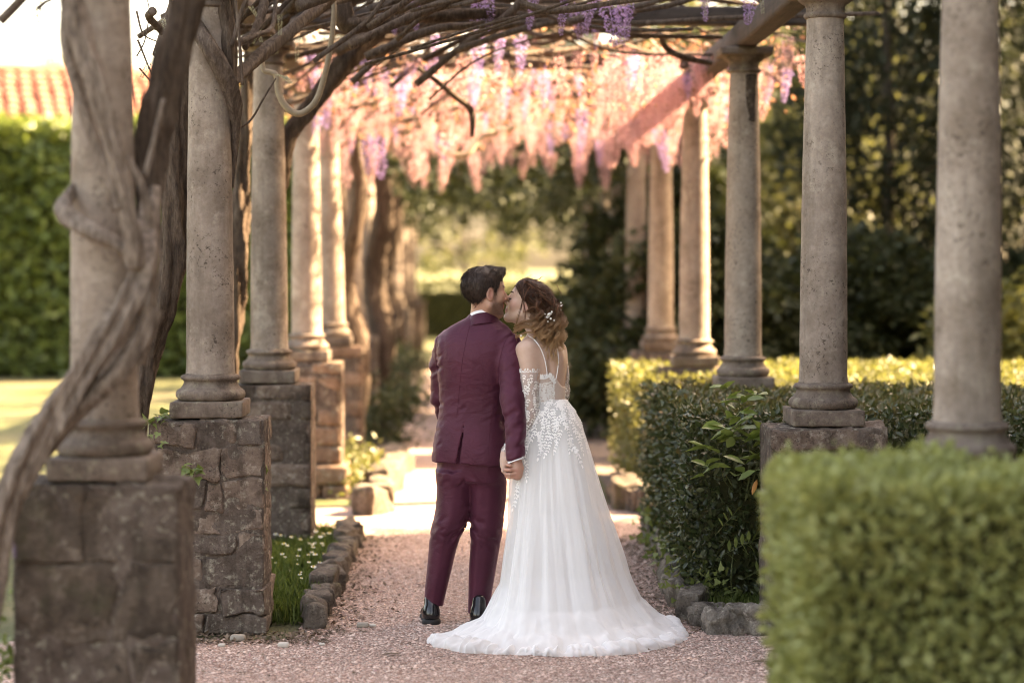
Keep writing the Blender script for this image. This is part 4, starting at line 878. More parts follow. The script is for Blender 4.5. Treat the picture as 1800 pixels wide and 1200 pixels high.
for i in range(36):
    for j in range(8):
        s = j*.60
        o = inst('roof_tile', tile, ro, (-6.5+i*.34+r.uniform(-.02, .02), -.42+s*math.cos(sl_), 4.66+s*math.sin(sl_)), (sl_, 0, r.uniform(-.03, .03)))
V, F = tube(np.array([(-6.9, run, 4.72+rise), (0, run, 4.74+rise), (6.9, run, 4.72+rise)]), .15, 10); obj('ridge', V, F, M['tile'], ro, loc=(0, 0, 0))
# ================================================================== sculpting by distance fields
def smin(a, b, k):
    if k <= 0: return np.minimum(a, b)
    h = np.clip(.5+.5*(b-a)/k, 0, 1); return b*(1-h)+a*h-k*h*(1-h)
def smax(a, b, k): return -smin(-a, -b, k)
class SDF:
    def __init__(s): s.ops = []
    def u(s, fn, k=.01): s.ops.append(('u', fn, k)); return s
    def sub(s, fn, k=.004): s.ops.append(('s', fn, k)); return s
    def cut(s, fn, k=.0): s.ops.append(('i', fn, k)); return s      # keep where fn<0
    def disp(s, fn): s.ops.append(('d', fn, 0)); return s
    def ev(s, P, rel=None):
        D = np.full(len(P), 1.0)
        for i, (op, fn, k) in enumerate(s.ops):
            m = slice(None) if (rel is None or op in 'id') else rel[i]
            if rel is not None and op not in 'id' and not m.any(): continue
            Q = P[m]
            if op == 'd': D = D-fn(P, D)
            else:
                d = fn(Q)
                if op == 'u': D[m] = smin(D[m], d, k)
                elif op == 's': D[m] = smax(D[m], -d, k)
                else: D = smax(D, d, k)
        return D
    def mesh(s, lo, hi, h, B=8):
        lo = np.array(lo, float); nb = np.ceil((np.array(hi)-lo)/(h*B)).astype(int); N = nb*B+1
        g = np.stack(np.meshgrid(*[np.arange(n) for n in nb], indexing='ij'), -1).reshape(-1, 3)
        Cn = lo+(g+.5)*B*h; Rb = B*h*.87
        pr = [None if op in 'id' else fn(Cn) for op, fn, k in s.ops]
        D = s.ev(Cn); act = np.abs(D) < Rb*1.7+.012
        f = np.empty(N, np.float32)
        ins = D < 0
        f[:] = 1
        for a in np.nonzero(ins & ~act)[0]:
            x, y, z = g[a]*B; f[x:x+B+1, y:y+B+1, z:z+B+1] = -1
        ga = g[act]; w_ = np.stack(np.meshgrid(*[np.arange(B+1)]*3, indexing='ij'), -1).reshape(-1, 3)
        I = (ga[:, None]*B+w_[None]); P = (lo+I*h).reshape(-1, 3); m = len(w_)
        rel = [None if p is None else np.repeat(p[act] < Rb*1.7+k+.012, m) for p, (op, fn, k) in zip(pr, s.ops)]
        d = s.ev(P, rel); I = I.reshape(-1, 3); f[I[:, 0], I[:, 1], I[:, 2]] = d
        return nets(f, lo, h)
def nets(f, lo, h):
    s = f < 0; cnt = np.zeros(tuple(n-1 for n in f.shape), np.int8); cs = [(i, j, k) for i in (0, 1) for j in (0, 1) for k in (0, 1)]
    sl = lambda a, c: a[c[0]:a.shape[0]-1+c[0], c[1]:a.shape[1]-1+c[1], c[2]:a.shape[2]-1+c[2]]
    for c in cs: cnt += sl(s, c)
    idx = np.argwhere((cnt > 0) & (cnt < 8)); n = len(idx)
    val = {c: f[idx[:, 0]+c[0], idx[:, 1]+c[1], idx[:, 2]+c[2]].astype(float) for c in cs}
    acc = np.zeros((n, 3)); num = np.zeros(n)
    for a in cs:
        for ax in range(3):
            if a[ax]: continue
            b = list(a); b[ax] = 1; b = tuple(b); va, vb = val[a], val[b]; x = (va < 0) != (vb < 0)
            t = np.where(x, va/np.where(x, va-vb, 1), 0); p = np.array(a, float)[None]+np.eye(3)[ax][None]*t[:, None]
            acc += p*x[:, None]; num += x
    V = lo+h*(idx+acc/num[:, None]); vid = np.full(cnt.shape, -1, np.int32); vid[idx[:, 0], idx[:, 1], idx[:, 2]] = np.arange(n); F = []
    for ax in range(3):
        a = np.take(s, range(f.shape[ax]-1), ax); b = np.take(s, range(1, f.shape[ax]), ax); e = np.argwhere(a != b)
        u, v = (ax+1) % 3, (ax+2) % 3
        k = (e[:, u] > 0) & (e[:, v] > 0) & (e[:, u] < f.shape[u]-1) & (e[:, v] < f.shape[v]-1); e = e[k]
        q = []
        for du, dv in ((1, 1), (0, 1), (0, 0), (1, 0)):
            c = e.copy(); c[:, u] -= du; c[:, v] -= dv; q.append(vid[c[:, 0], c[:, 1], c[:, 2]])
        q = np.stack(q, -1); fl = ~a[e[:, 0], e[:, 1], e[:, 2]]; q[fl] = q[fl][:, ::-1]; F.append(q)
    return V, np.concatenate(F)
def ball(c, r):
    c = np.array(c, float); r = np.broadcast_to(np.array(r, float), (3,))
    def fn(P):
        q = (P-c)/r; k0 = np.linalg.norm(q, axis=1); k1 = np.linalg.norm(q/r, axis=1)+1e-9; return k0*(k0-1)/k1
    return fn
def cone(a, b, ra, rb):
    a, b = np.array(a, float), np.array(b, float); ba = b-a; L = ba@ba+1e-12
    def fn(P):
        t = np.clip((P-a)@ba/L, 0, 1); return np.linalg.norm(P-a-t[:, None]*ba, axis=1)-(ra+(rb-ra)*t)
    return fn
def chain(pts, rad, k=.006):
    fs = [cone(p, q, r0, r1) for p, q, r0, r1 in zip(pts[:-1], pts[1:], rad[:-1], rad[1:])]
    def fn(P):
        d = fs[0](P)
        for f in fs[1:]: d = smin(d, f(P), k)
        return d
    return fn
def loft(sec, yaw=0, n=2.3, ridge=None, zcap=True):
    """sec: rows (z, cx, cy, a, b) of a stacked super-ellipse solid"""
    S = np.array(sorted(sec), float); zf = np.linspace(S[0, 0], S[-1, 0], 200)
    T = catmull(S, 400); o = np.argsort(T[:, 0]); T = T[o]; ca, sa = math.cos(yaw), math.sin(yaw)
    def fn(P):
        z = P[:, 2]; zc = np.clip(z, S[0, 0], S[-1, 0]); cx, cy_, a, b = [np.interp(zc, T[:, 0], T[:, i]) for i in (1, 2, 3, 4)]
        x = P[:, 0]-cx; y = P[:, 1]-cy_; X = x*ca+y*sa; Y = -x*sa+y*ca
        if ridge is not None:
            an = np.arctan2(X/a, -Y/b); m = 1+ridge*np.exp(-(an/.22)**2)
        else: m = 1
        r = ((np.abs(X/a)**n+np.abs(Y/b)**n)**(1/n))/m; d = (r-1)*np.minimum(a, b)
        return np.maximum(d, np.maximum(S[0, 0]-z, z-S[-1, 0])) if zcap else d
    return fn
def local(M3, o):
    """wrap: evaluate fn in a rotated frame; M3 columns = local axes in world"""
    M3 = np.array(M3, float); o = np.array(o, float)
    return lambda fn: (lambda P: fn((P-o)@M3))
def smooth(V, F, it=2, lam=.5):
    n = len(V); E = np.concatenate([F[:, [0, 1]], F[:, [1, 2]], F[:, [2, 3]], F[:, [3, 0]]]); E = np.vstack([E, E[:, ::-1]])
    deg = np.bincount(E[:, 0], minlength=n)[:, None]
    for _ in range(it):
        s = np.stack([np.bincount(E[:, 0], weights=V[E[:, 1], k], minlength=n) for k in range(3)], -1); V = V+lam*(s/np.maximum(deg, 1)-V)
    return V
def attr(o, name, vals):
    a = o.data.attributes.new(name, 'FLOAT', 'POINT'); a.data.foreach_set('value', np.asarray(vals, np.float32))
def bvh(V, F): return BVHTree.FromPolygons(V.tolist(), F.tolist())
def X(px, d=10.6): return (px-835)*d/FP
def Z(py, d=10.6): return 1.8-(py-462)*d/FP
def W3(px, py, y=10.6): p = at(px, py, y); return (p.x, p.y, p.z)

# ------------------------------------------------------------------ materials of the couple
def skin_mat(name, c, c2, beard=None):
    t = NT(name); P = t.world()
    col = t.mix(t.ramp(t.noise(26, 4, .6, P), [(.35, (0, 0, 0)), (.7, (.6, .6, .6))]), c, c2)
    a = t.n('Attribute'); a.attribute_name = 'blush'; col = t.mix(a.outputs['Fac'], col, (.50, .17, .135))
    if beard:
        a = t.n('Attribute'); a.attribute_name = 'beard'
        nb = t.math('MULTIPLY', a.outputs['Fac'], t.ramp(t.noise(420, 3, .8, P), [(.30, (.35, .35, .35)), (.6, (1, 1, 1))])); col = t.mix(nb, col, beard)
    t.base(col); t.set(Roughness=.48); t.p.inputs['Subsurface Weight'].default_value = .15; t.p.inputs['Subsurface Radius'].default_value = (.012, .005, .003); t.p.inputs['Subsurface Scale'].default_value = .6
    t.bump(t.noise(160, 4, .6, P), .08, .002); return t.m
M['skin_m'] = skin_mat('warm_skin', (.50, .285, .205), (.44, .225, .16), (.045, .030, .024))
M['skin_f'] = skin_mat('fair_skin', (.56, .37, .285), (.51, .31, .23))
def hair_mat(name, dark, light, z0=None, z1=None):
    t = NT(name); f = t.island()
    c = t.ramp(f, [(0, tuple(x*.6 for x in dark)), (.6, tuple(x*1.8 for x in dark)), (1, tuple(x*(5.5 if z0 else 4) for x in dark))])
    if z0 is not None:
        s = t.n('SeparateXYZ'); t.l(t.world(), s.inputs[0]); mr = t.n('MapRange'); t.l(t.math('ADD', s.outputs[2], t.math('MULTIPLY', f, .09)), mr.inputs[0])
        mr.inputs[1].default_value = z0+.045; mr.inputs[2].default_value = z1+.045; c = t.mix(mr.outputs[0], t.ramp(f, [(0, tuple(x*.55 for x in light)), (1, light)]), c)
    t.base(c); t.set(Roughness=.45); t.p.inputs['Specular IOR Level'].default_value = .22; t.bump(t.noise(70, 4, .6, t.world(), stretch=(1, 1, .3)), .4, .004); return t.m
M['hair_m'] = hair_mat('dark_brown_hair', (.022, .014, .011), None)
M['hair_f'] = hair_mat('brown_to_caramel_hair', (.045, .019, .011), (.60, .36, .19), 1.42, 1.585)
def suit_mat(name, c, sheen):
    t = NT(name); P = t.world(); n = t.noise(7, 4, .6, P, stretch=(1, 1, .5))
    t.base(t.ramp(n, [(.3, tuple(x*.8 for x in c)), (.7, tuple(x*1.2 for x in c))])); t.set(Roughness=.52)
    t.p.inputs['Specular IOR Level'].default_value = .42; t.p.inputs['Specular Tint'].default_value = (*sheen, 1)
    t.p.inputs['Sheen Weight'].default_value = .25; t.p.inputs['Sheen Tint'].default_value = (*sheen, 1); t.p.inputs['Sheen Roughness'].default_value = .35
    b = t.bump(t.noise(900, 2, .5, P, stretch=(1, 1, 3)), .12, .001); t.bump(t.noise(11, 3, .55, P, stretch=(1, 1, 1.6), dist=.6), .32, .02, b); return t.m
M['suit'] = suit_mat('burgundy_suit_cloth', (.060, .0140, .026), (1, .5, .6))
M['shirt'] = plain('white_shirt', (.82, .81, .82), .7, .3, var=.03)
M['shoe'] = plain('black_polished_leather', (.010, .009, .010), .16, .6, var=.1)
M['sole'] = plain('black_rubber_sole', (.014, .013, .013), .6, .3)
M['seam'] = plain('dark_seam', (.07, .014, .026), .8, .1)
def tulle_mat(name, c, alpha, trans, wv=260):
    t = NT(name); P = t.world(); t.base(c); t.set(Roughness=.75); t.p.inputs['Specular IOR Level'].default_value = .15; t.p.inputs['Sheen Weight'].default_value = .25
    mx = t.translucent(c, trans)
    tp = t.n('BsdfTransparent'); m2 = t.n('MixShader'); lw = t.n('LayerWeight'); lw.inputs[0].default_value = .35
    f = t.math('ADD', alpha, t.math('MULTIPLY', lw.outputs['Facing'], .5)); f = t.math('MINIMUM', f, 1.0)
    t.l(f, m2.inputs[0]); t.l(tp.outputs[0], m2.inputs[1]); t.l(mx.outputs[0], m2.inputs[2]); t.l(m2.outputs[0], t.out.inputs[0])
    t.bump(t.noise(9, 4, .6, P, stretch=(1, 1, .5)), .14, .02); return t.m
M['tulle'] = tulle_mat('white_tulle', (.93, .91, .89), .46, .35)
M['ruffle'] = tulle_mat('tulle_hem', (.93, .91, .89), .60, .35)
M['satin'] = plain('ivory_satin', (.82, .785, .755), .5, .4, var=.03)
M['nude'] = plain('nude_mesh_with_lace_ground', (.60, .47, .405), .7, .2, var=.10, scale=160)
M['lace'] = plain('white_lace', (.84, .81, .78), .8, .2, var=.06, scale=300)
M['sheer'] = tulle_mat('sheer_sleeve', (.88, .81, .78), .36, .3)
M['pearl'] = plain('pearl', (.85, .82, .76), .2, .6, var=.02)
M['lash'] = plain('dark_lashes', (.02, .014, .011), .7, .1)

# ------------------------------------------------------------------ heads
def head_ops(S, f, right, up, o, sc=1.0, male=True):
    f, right, up, o = [np.array(v, float) for v in (f, right, up, o)]
    L0 = local(np.stack([right, f, up], -1), o)
    L = lambda fn: (lambda P, g=L0(lambda Q: fn(Q/sc)*sc): g(P))
    a = lambda fn, k=.012: S.u(L(fn), k)
    a(ball((0, -.018, .036), (.076, .097, .086))); a(ball((0, .028, -.03), (.063, .066, .088)), .03)
    a(ball((0, .040, .045), (.058, .052, .055)), .03)
    jw = .026 if male else .020
    for s in (-1, 1):
        a(cone((s*.052, .004, -.055), (s*.016, .068, -.100), jw, jw*.85), .02)
        a(ball((s*.040, .058, -.018), (.028, .028, .030)), .02)
        a(cone((s*.012, .089, .030), (s*.040, .074, .030), .012 if male else .009, .010), .012)
        S.sub(L(ball((s*.033, .108, .010), (.020, .022, .015))), .010)
        a(ball((s*.032, .076, .009), .0155), .003)
        a(ball((s*.0125, .100, -.030), (.0095, .012, .009)), .006)
        # ear
        a(ball((s*.0775, -.010, -.002), (.009, .021, .033)), .006); S.sub(L(ball((s*.088, -.006, .002), (.008, .012, .020))), .004); a(ball((s*.0755, -.004, -.028), (.008, .011, .012)), .005)
    a(ball((0, .074, -.100), (.024, .021, .020)), .018)
    a(cone((0, .089, .024), (0, .117, -.020), .0085, .0125), .010)
    a(cone((-.016, .090, -.057), (.016, .090, -.057), .0085, .0085), .008); a(cone((-.014, .089, -.070), (.014, .089, -.070), .009, .009), .008)
    a(ball((0, .084, -.043), (.022, .015, .016)), .01)
    return lambda V: ((V-o)@np.stack([right, f, up], -1))/sc
def unit(v): v = np.array(v, float); return v/np.linalg.norm(v)
def fingers(S, bases, dirs, bend, lens, rad, k=.003):
    """each finger a bent chain rooted inside the palm"""
    for b, d, be, l_, r in zip(bases, dirs, bend, lens, rad):
        b, d, be = np.array(b, float), unit(d), unit(be); p1 = b+d*l_*.48; d2 = unit(d*.55+be*.8); p2 = p1+d2*l_*.32; d3 = unit(d2*.35+be*.6-d*.35); p3 = p2+d3*l_*.24
        S.u(chain([b, p1, p2, p3], [r*1.08, r, r*.92, r*.8], .003), k)

# ================================================================== the groom
gy = 10.62; yaw = R(-20)
me_root = empty('person', (0, gy, 0)); tag(me_root, 'man in burgundy suit seen from behind, kissing the bride and holding her hand', 'person', 'kissing couple')
B = SDF()
gh = (.050, 10.585, 1.648); gf = unit((.90, .42, -.02)); gup = unit((-.02, 0.02, 1)); gr = unit(np.cross(gf, gup)); gup = np.cross(gr, gf)
glocal = head_ops(B, gf, gr, gup, gh, 1.0, True)
B.u(cone((.040, 10.60, 1.60), (.030, 10.63, 1.47), .057, .062), .03)
B.u(loft([(1.0, -.005, gy, .12, .08), (1.2, .0, gy, .14, .09), (1.38, .008, gy, .15, .09), (1.46, .02, gy, .13, .08), (1.52, .03, gy, .06, .06)], yaw), .03)
HY = 10.335
RS = [W3(897, 604, 10.55), W3(900, 650, 10.50), W3(903, 702, 10.445), W3(907, 760, 10.385), W3(906, 804, HY)]
B.u(chain([RS[0], RS[2], RS[4], W3(907, 815, HY)], [.045, .038, .028, .027]), .02)
B.u(chain([W3(907, 812, HY), W3(909, 822, HY), W3(909, 834, HY)], [.026, .031, .027], .01), .012)
hb = [W3(908, 818, HY-.015), W3(908, 825, HY-.02), W3(908, 832, HY-.02), W3(906, 838, HY-.015)]
fingers(B, hb, [(-1, -.35, .05), (-1, -.38, -.02), (-1, -.36, -.08), (-1, -.30, -.05)], [(-.25, .9, .1), (-.25, .9, 0), (-.2, .9, 0), (-.1, .9, .25)], [.070, .076, .074, .066], [.0085, .0088, .0086, .0080])
B.u(chain([W3(902, 814, HY+.02), W3(895, 819, HY+.035), W3(889, 824, HY+.03)], [.012, .010, .0085]), .004)
V, F = B.mesh((-.25, 10.18, .70), (.36, 10.85, 1.82), .0038); V = smooth(V, F, 1, .4)
body = obj('body', V, F, M['skin_m'], me_root); q = glocal(V)
ja = np.clip((-.030-q[:, 2])/.02, 0, 1)*np.clip((q[:, 1]+.015)/.025, 0, 1)*np.clip((.122+q[:, 2])/.02, 0, 1)
must = np.exp(-((q[:, 2]+.046)/.008)**2)*np.clip((q[:, 1]-.07)/.01, 0, 1); side = np.clip((q[:, 2]+.075)/.03, 0, 1)*np.clip((.05-q[:, 2])/.02, 0, 1)*np.exp(-((q[:, 1]-.022)/.014)**2)
brow = np.exp(-((q[:, 2]-.036)/.006)**2)*np.clip((q[:, 1]-.05)/.01, 0, 1)*np.clip((np.abs(q[:, 0])-.008)/.006, 0, 1)*(np.abs(q[:, 0]) < .055)
lip = np.exp(-((q[:, 2]+.063)/.010)**2)*np.clip((q[:, 1]-.085)/.006, 0, 1)
inh = (np.abs(q[:, 2]) < .14)
attr(body, 'beard', np.clip(np.maximum.reduce([ja*.85, must*.9, side*.7, brow*1.0])*(1-lip)*inh, 0, .92))
earm = np.exp(-((q[:, 1]+.01)/.022)**2-((q[:, 2]+.005)/.03)**2)*np.clip((np.abs(q[:, 0])-.07)/.006, 0, 1)
attr(body, 'blush', np.clip(np.maximum(lip*.7, earm*.55)*inh+(V[:, 2] < .85)*.35*np.clip(fbm(V*60, 2, 3)+.5, 0, 1), 0, 1))
# hair
H = SDF(); Lh = local(np.stack([gr, gf, gup], -1), gh)
H.u(Lh(ball((0, -.020, .040), (.083, .104, .094))), .01); H.u(Lh(ball((0, .030, .085), (.066, .064, .050))), .02); H.u(Lh(ball((0, .070, .108), (.042, .030, .022))), .02)
def hairline(P):
    x, y, z = P.T; ax = np.abs(x)
    low = np.interp(y, [-.12, -.09, -.055, -.035, -.01, .012, .028, .04, .06, .085, .11], [-.075, -.085, -.070, -.03, .034, .034, -.005, .035, .058, .074, .084])
    return (low-z)*.7
H.cut(Lh(hairline), .006)
H.disp(lambda P, D: .0035*fbm(P*np.array([60, 60, 60]), 3, 4))
V, F = H.mesh((-.12, 10.42, 1.52), (.22, 10.75, 1.84), .0035); V = smooth(V, F, 1); hair = obj('hair', V, F, M['hair_m'], me_root)
def strands(V, F, n, dirfn, L, r0, mat, parent, name, segs=5, seed=0, lift=.35):
    r = np.random.default_rng(seed); fi = r.integers(0, len(F), n); w4 = r.dirichlet(np.ones(4), n)
    A = V[F[fi]]; P = (A*w4[..., None]).sum(1); N = np.cross(A[:, 1]-A[:, 0], A[:, 3]-A[:, 0]); N /= np.linalg.norm(N, axis=1)[:, None]+1e-12
    D = dirfn(P); D = D-N*(D*N).sum(1)[:, None]; D /= np.linalg.norm(D, axis=1)[:, None]+1e-9; LL = L*r.uniform(.5, 1.15, n)
    tq = np.linspace(0, 1, segs); J = r.normal(0, .10, (n, 3))
    path = P[:, None]-N[:, None]*.002+(D+J)[:, None]*(tq[None, :, None]*LL[:, None, None])+N[:, None]*(lift*LL[:, None]*(tq-.8*tq**2)[None])[..., None]
    rad = r0*(1-.8*tq)
    S_ = np.cross(D, N); V3 = np.stack([path+S_[:, None]*rad[None, :, None], path-S_[:, None]*rad[None, :, None]*.5+N[:, None]*rad[None, :, None]*.8, path-S_[:, None]*rad[None, :, None]*.5-N[:, None]*rad[None, :, None]*.8], 2)
    m = segs*3; fc = grid_faces(segs, 3, True); FF = (fc[None]+(np.arange(n)*m)[:, None, None]).reshape(-1, 4)
    return tag(obj(name, V3.reshape(-1, 3), FF, mat, parent), kind='stuff')
def gdir(P):
    q = (P-np.array(gh))@np.stack([gr, gf, gup], -1); top = np.clip((q[:, 2]-.06)/.04, 0, 1)*np.clip((q[:, 1]+.05)/.06, 0, 1)
    d = np.stack([q[:, 0]*0, np.where(top > .5, 1.0, -.25), np.where(top > .5, .75, -1.0)], -1); return d@np.stack([gr, gf, gup], -1).T
strands(V, F, 5000, gdir, .033, .0010, M['hair_m'], hair, 'hair_strands', 4, 3, .36)
# jacket
J = SDF()
jsec = [(.800, -.022, gy, .192, .140), (.86, -.022, gy, .190, .138), (.95, -.016, gy, .182, .128), (1.06, -.010, gy, .170, .114), (1.13, -.008, gy, .168, .112), (1.22, -.004, gy, .178, .120), (1.32, .002, gy, .190, .126), (1.40, .006, gy, .192, .118), (1.45, .010, gy, .176, .102), (1.480, .016, gy, .150, .090), (1.505, .024, gy, .112, .080), (1.528, .032, gy, .074, .070), (1.545, .036, gy, .064, .064)]
J.u(loft(jsec, yaw, 2.35), .0)
J.u(chain([W3(893, 606, 10.555), W3(897, 640, 10.505), W3(901, 700, 10.44), W3(906, 755, 10.385), W3(906, 803, HY)], [.066, .060, .057, .050, .043], .02), .022)
J.u(chain([W3(787, 604, 10.70), W3(777, 645, 10.72), W3(777, 700, 10.745), W3(795, 760, 10.84), W3(830, 790, 10.92)], [.068, .058, .054, .048, .042], .02), .022)
ca, sa = math.cos(yaw), math.sin(yaw)
def jl(P): x = P[:, 0]-np.interp(P[:, 2], [.8, 1.1, 1.5], [-.022, -.009, .024]); y = P[:, 1]-gy; return x*ca+y*sa, -x*sa+y*ca, P[:, 2]
# sleeve end and hem are cut flat; the inside below the hem is hollow
cz = W3(906, 803, HY)[2]
def hem(P): xx_, yy_, z = jl(P); return np.where((P[:, 0] > .135) & (P[:, 1] < 10.46), cz-.006+.28*(P[:, 0]-.2)-z, .806-.10*(P[:, 0])*.35-z)
J.cut(hem)
def vent(P):
    xx_, yy_, z = jl(P); wd = np.interp(z, [.79, 1.02], [.0095, .0005]); return np.maximum(np.maximum(np.abs(xx_-.002-.10*(z-1.02))-wd, yy_), z-1.03)
J.sub(vent, .002)
J.sub(loft([(s[0], s[1], s[2], s[3]-.012, s[4]-.012) for s in jsec if s[0] < 1.0]+[(.78, -.022, gy, .182, .128)], yaw, 2.35), .002)
def jfold(P, D):
    x, y, z = jl(P); arm = np.clip((P[:, 0]-.12)/.02, 0, 1)*(P[:, 1] < 10.6)+np.clip((-.155-P[:, 0])/.02, 0, 1)
    ax = fbm(np.stack([P[:, 0]*8+P[:, 2]*9, P[:, 1]*8, P[:, 2]*26-P[:, 0]*20], -1), 2, 8); bx = fbm(np.stack([P[:, 0]*9, P[:, 1]*7, P[:, 2]*4], -1), 2, 21)
    wst = np.exp(-((z-1.10)/.09)**2); dg = fbm(np.stack([x*8+z*10, y*6, z*22-x*14], -1), 2, 31)
    rx = 1-2.4*np.abs(ax); return arm*(.0050*ax+.0045*np.clip(rx, -.5, 1))+(1-np.clip(arm, 0, 1))*(.005*bx+wst*(.0030*dg+.0030*(1-2.4*np.abs(dg))))
J.disp(jfold)
V, F = J.mesh((-.34, 10.22, .76), (.32, 11.0, 1.58), .0058); V = smooth(V, F, 2, .45); JV, JF = V, F
jacket = obj('jacket', V, F, M['suit'], me_root); jb = bvh(V, F)
# collar: a rolled band around the neck, with the shirt collar inside it
def band(name, cen, ax, r0, r1, h0, h1, th, mat, parent, a0=0, a1=2*np.pi, dip=0.0, n=72):
    a = np.linspace(a0, a1, n); rows = []
    for r_, z_ in ((r0, h0), (r1, h1), (r1-.002, h1+th*.5), (r1-th, h1), (r0-th, h0)):
        rr_ = np.broadcast_to(r_, a.shape); zz = z_-dip*(1+np.sin(a+yaw))/2
        rows.append(np.stack([cen[0]+np.cos(a)*rr_*ax[0], cen[1]+np.sin(a)*rr_*ax[1], cen[2]+zz+0*a], -1))
    Vb = np.stack(rows, 0); Fb = grid_faces(5, n); return obj(name, Vb.reshape(-1, 3), Fb, mat, parent)
band('collar', (.038, 10.612, 1.505), (1.0, 1.0), .092, .0715, 0, .050, .006, M['suit'], jacket, dip=.055)
shirt = band('shirt', (.040, 10.608, 1.505), (1.0, 1.0), .070, .0655, -.01, .064, .004, M['shirt'], me_root, dip=.040)
cf = np.array(W3(906, 803, HY)); V, F = tube(np.array([cf+(0, .030, .04), cf+(.0005, .0045, .006), cf+(.0012, -.004, -.012), cf+(.0015, -.006, -.022)]), [.030, .037, .0395, .038], 40, cap=False)
V[:, 2] += .30*(V[:, 0]-cf[0])*(V[:, 2] < cf[2]+.02); obj('cuff', V, F, M['shirt'], shirt)
V, F = rbox(.010, .010, .006, (3, 3, 3), .003, 0); obj('cuff_button', V, F, M['pearl'], shirt, loc=Vector((cf[0]+.036, cf[1]-.014, cf[2]-.004)))
def surf_line(bv, pts, mat, parent, name, r=.0016, n=40, off=.0004):
    C = catmull([(p[0], p[1]) for p in pts], n); out = []
    for a, b in C:
        d = ray(a, b).normalized(); h = bv.ray_cast(CAM, d)
        if h[0] is not None: out.append(np.array(h[0])+np.array(h[1])*off*(1 if h[1].dot(d) < 0 else -1))
    if len(out) > 3:
        V, F = tube(np.array(out), r, 5); return obj(name, V, F, mat, parent)
surf_line(jb, [(826, 572), (819, 600), (812, 640), (807, 690), (803, 735)], M['seam'], jacket, 'back_seam', .0008)
surf_line(jb, [(898, 584), (888, 600), (881, 622), (877, 645), (877, 668)], M['seam'], jacket, 'armhole_seam', .0010)
surf_line(jb, [(771, 585), (766, 605), (766, 630), (770, 655)], M['seam'], jacket, 'armhole_seam', .0010)
surf_line(jb, [(868, 700), (862, 745), (858, 800)], M['seam'], jacket, 'side_seam', .0007)
for k in range(3):
    p = at(921-k*.6, 786+k*5.5, HY); V, F = lathe([(0, .002), (.004, .002), (.005, 0), (.004, -.002), (0, -.002)], 10); obj('button', V, F, M['seam'], jacket, loc=Vector(p)).rotation_euler = (R(90), 0, R(40))
# trousers
T = SDF(); ty = gy+.01
def legsec(rows, y0, dy=0.0): return [(Z(py), X((l+r)/2), y0+dy*(py-850)/250, (r-l)/2*10.6/FP, ((r-l)/2*10.6/FP)*1.12+.006) for py, l, r in rows]
T.u(loft(legsec([(830, 768, 832), (862, 768, 829), (900, 765, 826), (925, 760, 818), (950, 756, 806), (980, 752, 798), (1010, 749, 791), (1040, 746, 784), (1063, 744.5, 779.5), (1072, 744, 779)], ty), R(-6), 2.1, .06), .0)
T.u(loft(legsec([(830, 822, 888), (862, 826, 888), (900, 828, 885), (925, 829, 882), (950, 829, 878), (980, 827, 874), (1010, 825, 869), (1040, 824, 864), (1076, 823.5, 860), (1082, 823.5, 859)], ty), R(-24), 2.1, .06), .016)
T.u(loft([(.72, -.018, ty, .150, .115), (.77, -.018, ty, .166, .120), (.82, -.018, ty, .172, .124), (.92, -.016, ty, .168, .118), (1.0, -.012, ty, .15, .10)], yaw, 2.3), .03)
def thems(P): return np.where(P[:, 0] < -.09, Z(1066)-.16*(P[:, 0]+.2)-P[:, 2], Z(1080)-P[:, 2])
T.cut(thems)
def tfold(P, D):
    z = P[:, 2]; kn = np.exp(-((z-.47)/.085)**2)+.6*np.exp(-((z-.74)/.05)**2); sgn = np.where(P[:, 0] < -.05, 1, -1)
    a = fbm(np.stack([P[:, 0]*9+z*14*sgn, P[:, 1]*7, z*30-P[:, 0]*26*sgn], -1), 2, 12); b = fbm(np.stack([P[:, 0]*14, P[:, 1]*9, z*4.5], -1), 2, 13); ra = 1-2.4*np.abs(a); return kn*(.008*a+.0065*np.clip(ra, -.5, 1))+.0055*b
T.disp(tfold)
V, F = T.mesh((-.32, 10.40, -.01), (.22, 10.86, 1.0), .0058); V = smooth(V, F, 2, .45); obj('trousers', V, F, M['suit'], me_root)
# shoes
def shoe(px, py, rz):
    p = np.array(gnd(px, py)); Mx = np.array([[math.cos(rz), math.sin(rz), 0], [-math.sin(rz), math.cos(rz), 0], [0, 0, 1]]).T; L = local(Mx, p)
    S = SDF(); S.u(L(ball((0, .030, .052), (.040, .042, .046)))); S.u(L(cone((0, .04, .085), (0, .06, .12), .036, .034)), .02); S.u(L(cone((0, .06, .05), (0, .20, .030), .040, .040)), .03); S.u(L(ball((0, .215, .032), (.042, .055, .030))), .02); S.cut(L(lambda P: .028-P[:, 2]))
    V, F = S.mesh(p-(.14, .12, .0), p+(.14, .34, .16), .004); e = obj('shoe', smooth(V, F, 1), F, M['shoe'], me_root)
    S = SDF(); S.u(L(ball((0, .028, .014), (.0455, .047, .035)))); S.u(L(cone((0, .05, .012), (0, .2, .012), .040, .045)), .02); S.u(L(ball((0, .215, .012), (.047, .06, .03)))); S.cut(L(lambda P: P[:, 2]-.031)); S.cut(L(lambda P: .001-P[:, 2]))
    S.sub(L(lambda P: np.maximum(np.maximum(.078-P[:, 1], P[:, 1]-.13), P[:, 2]-.014)))
    V, F = S.mesh(p-(.14, .12, .01), p+(.14, .34, .05), .004); obj('sole', V, F, M['sole'], e)
shoe(759, 1099, R(5)); shoe(840, 1101, R(-6))
SDF_T = time.time()
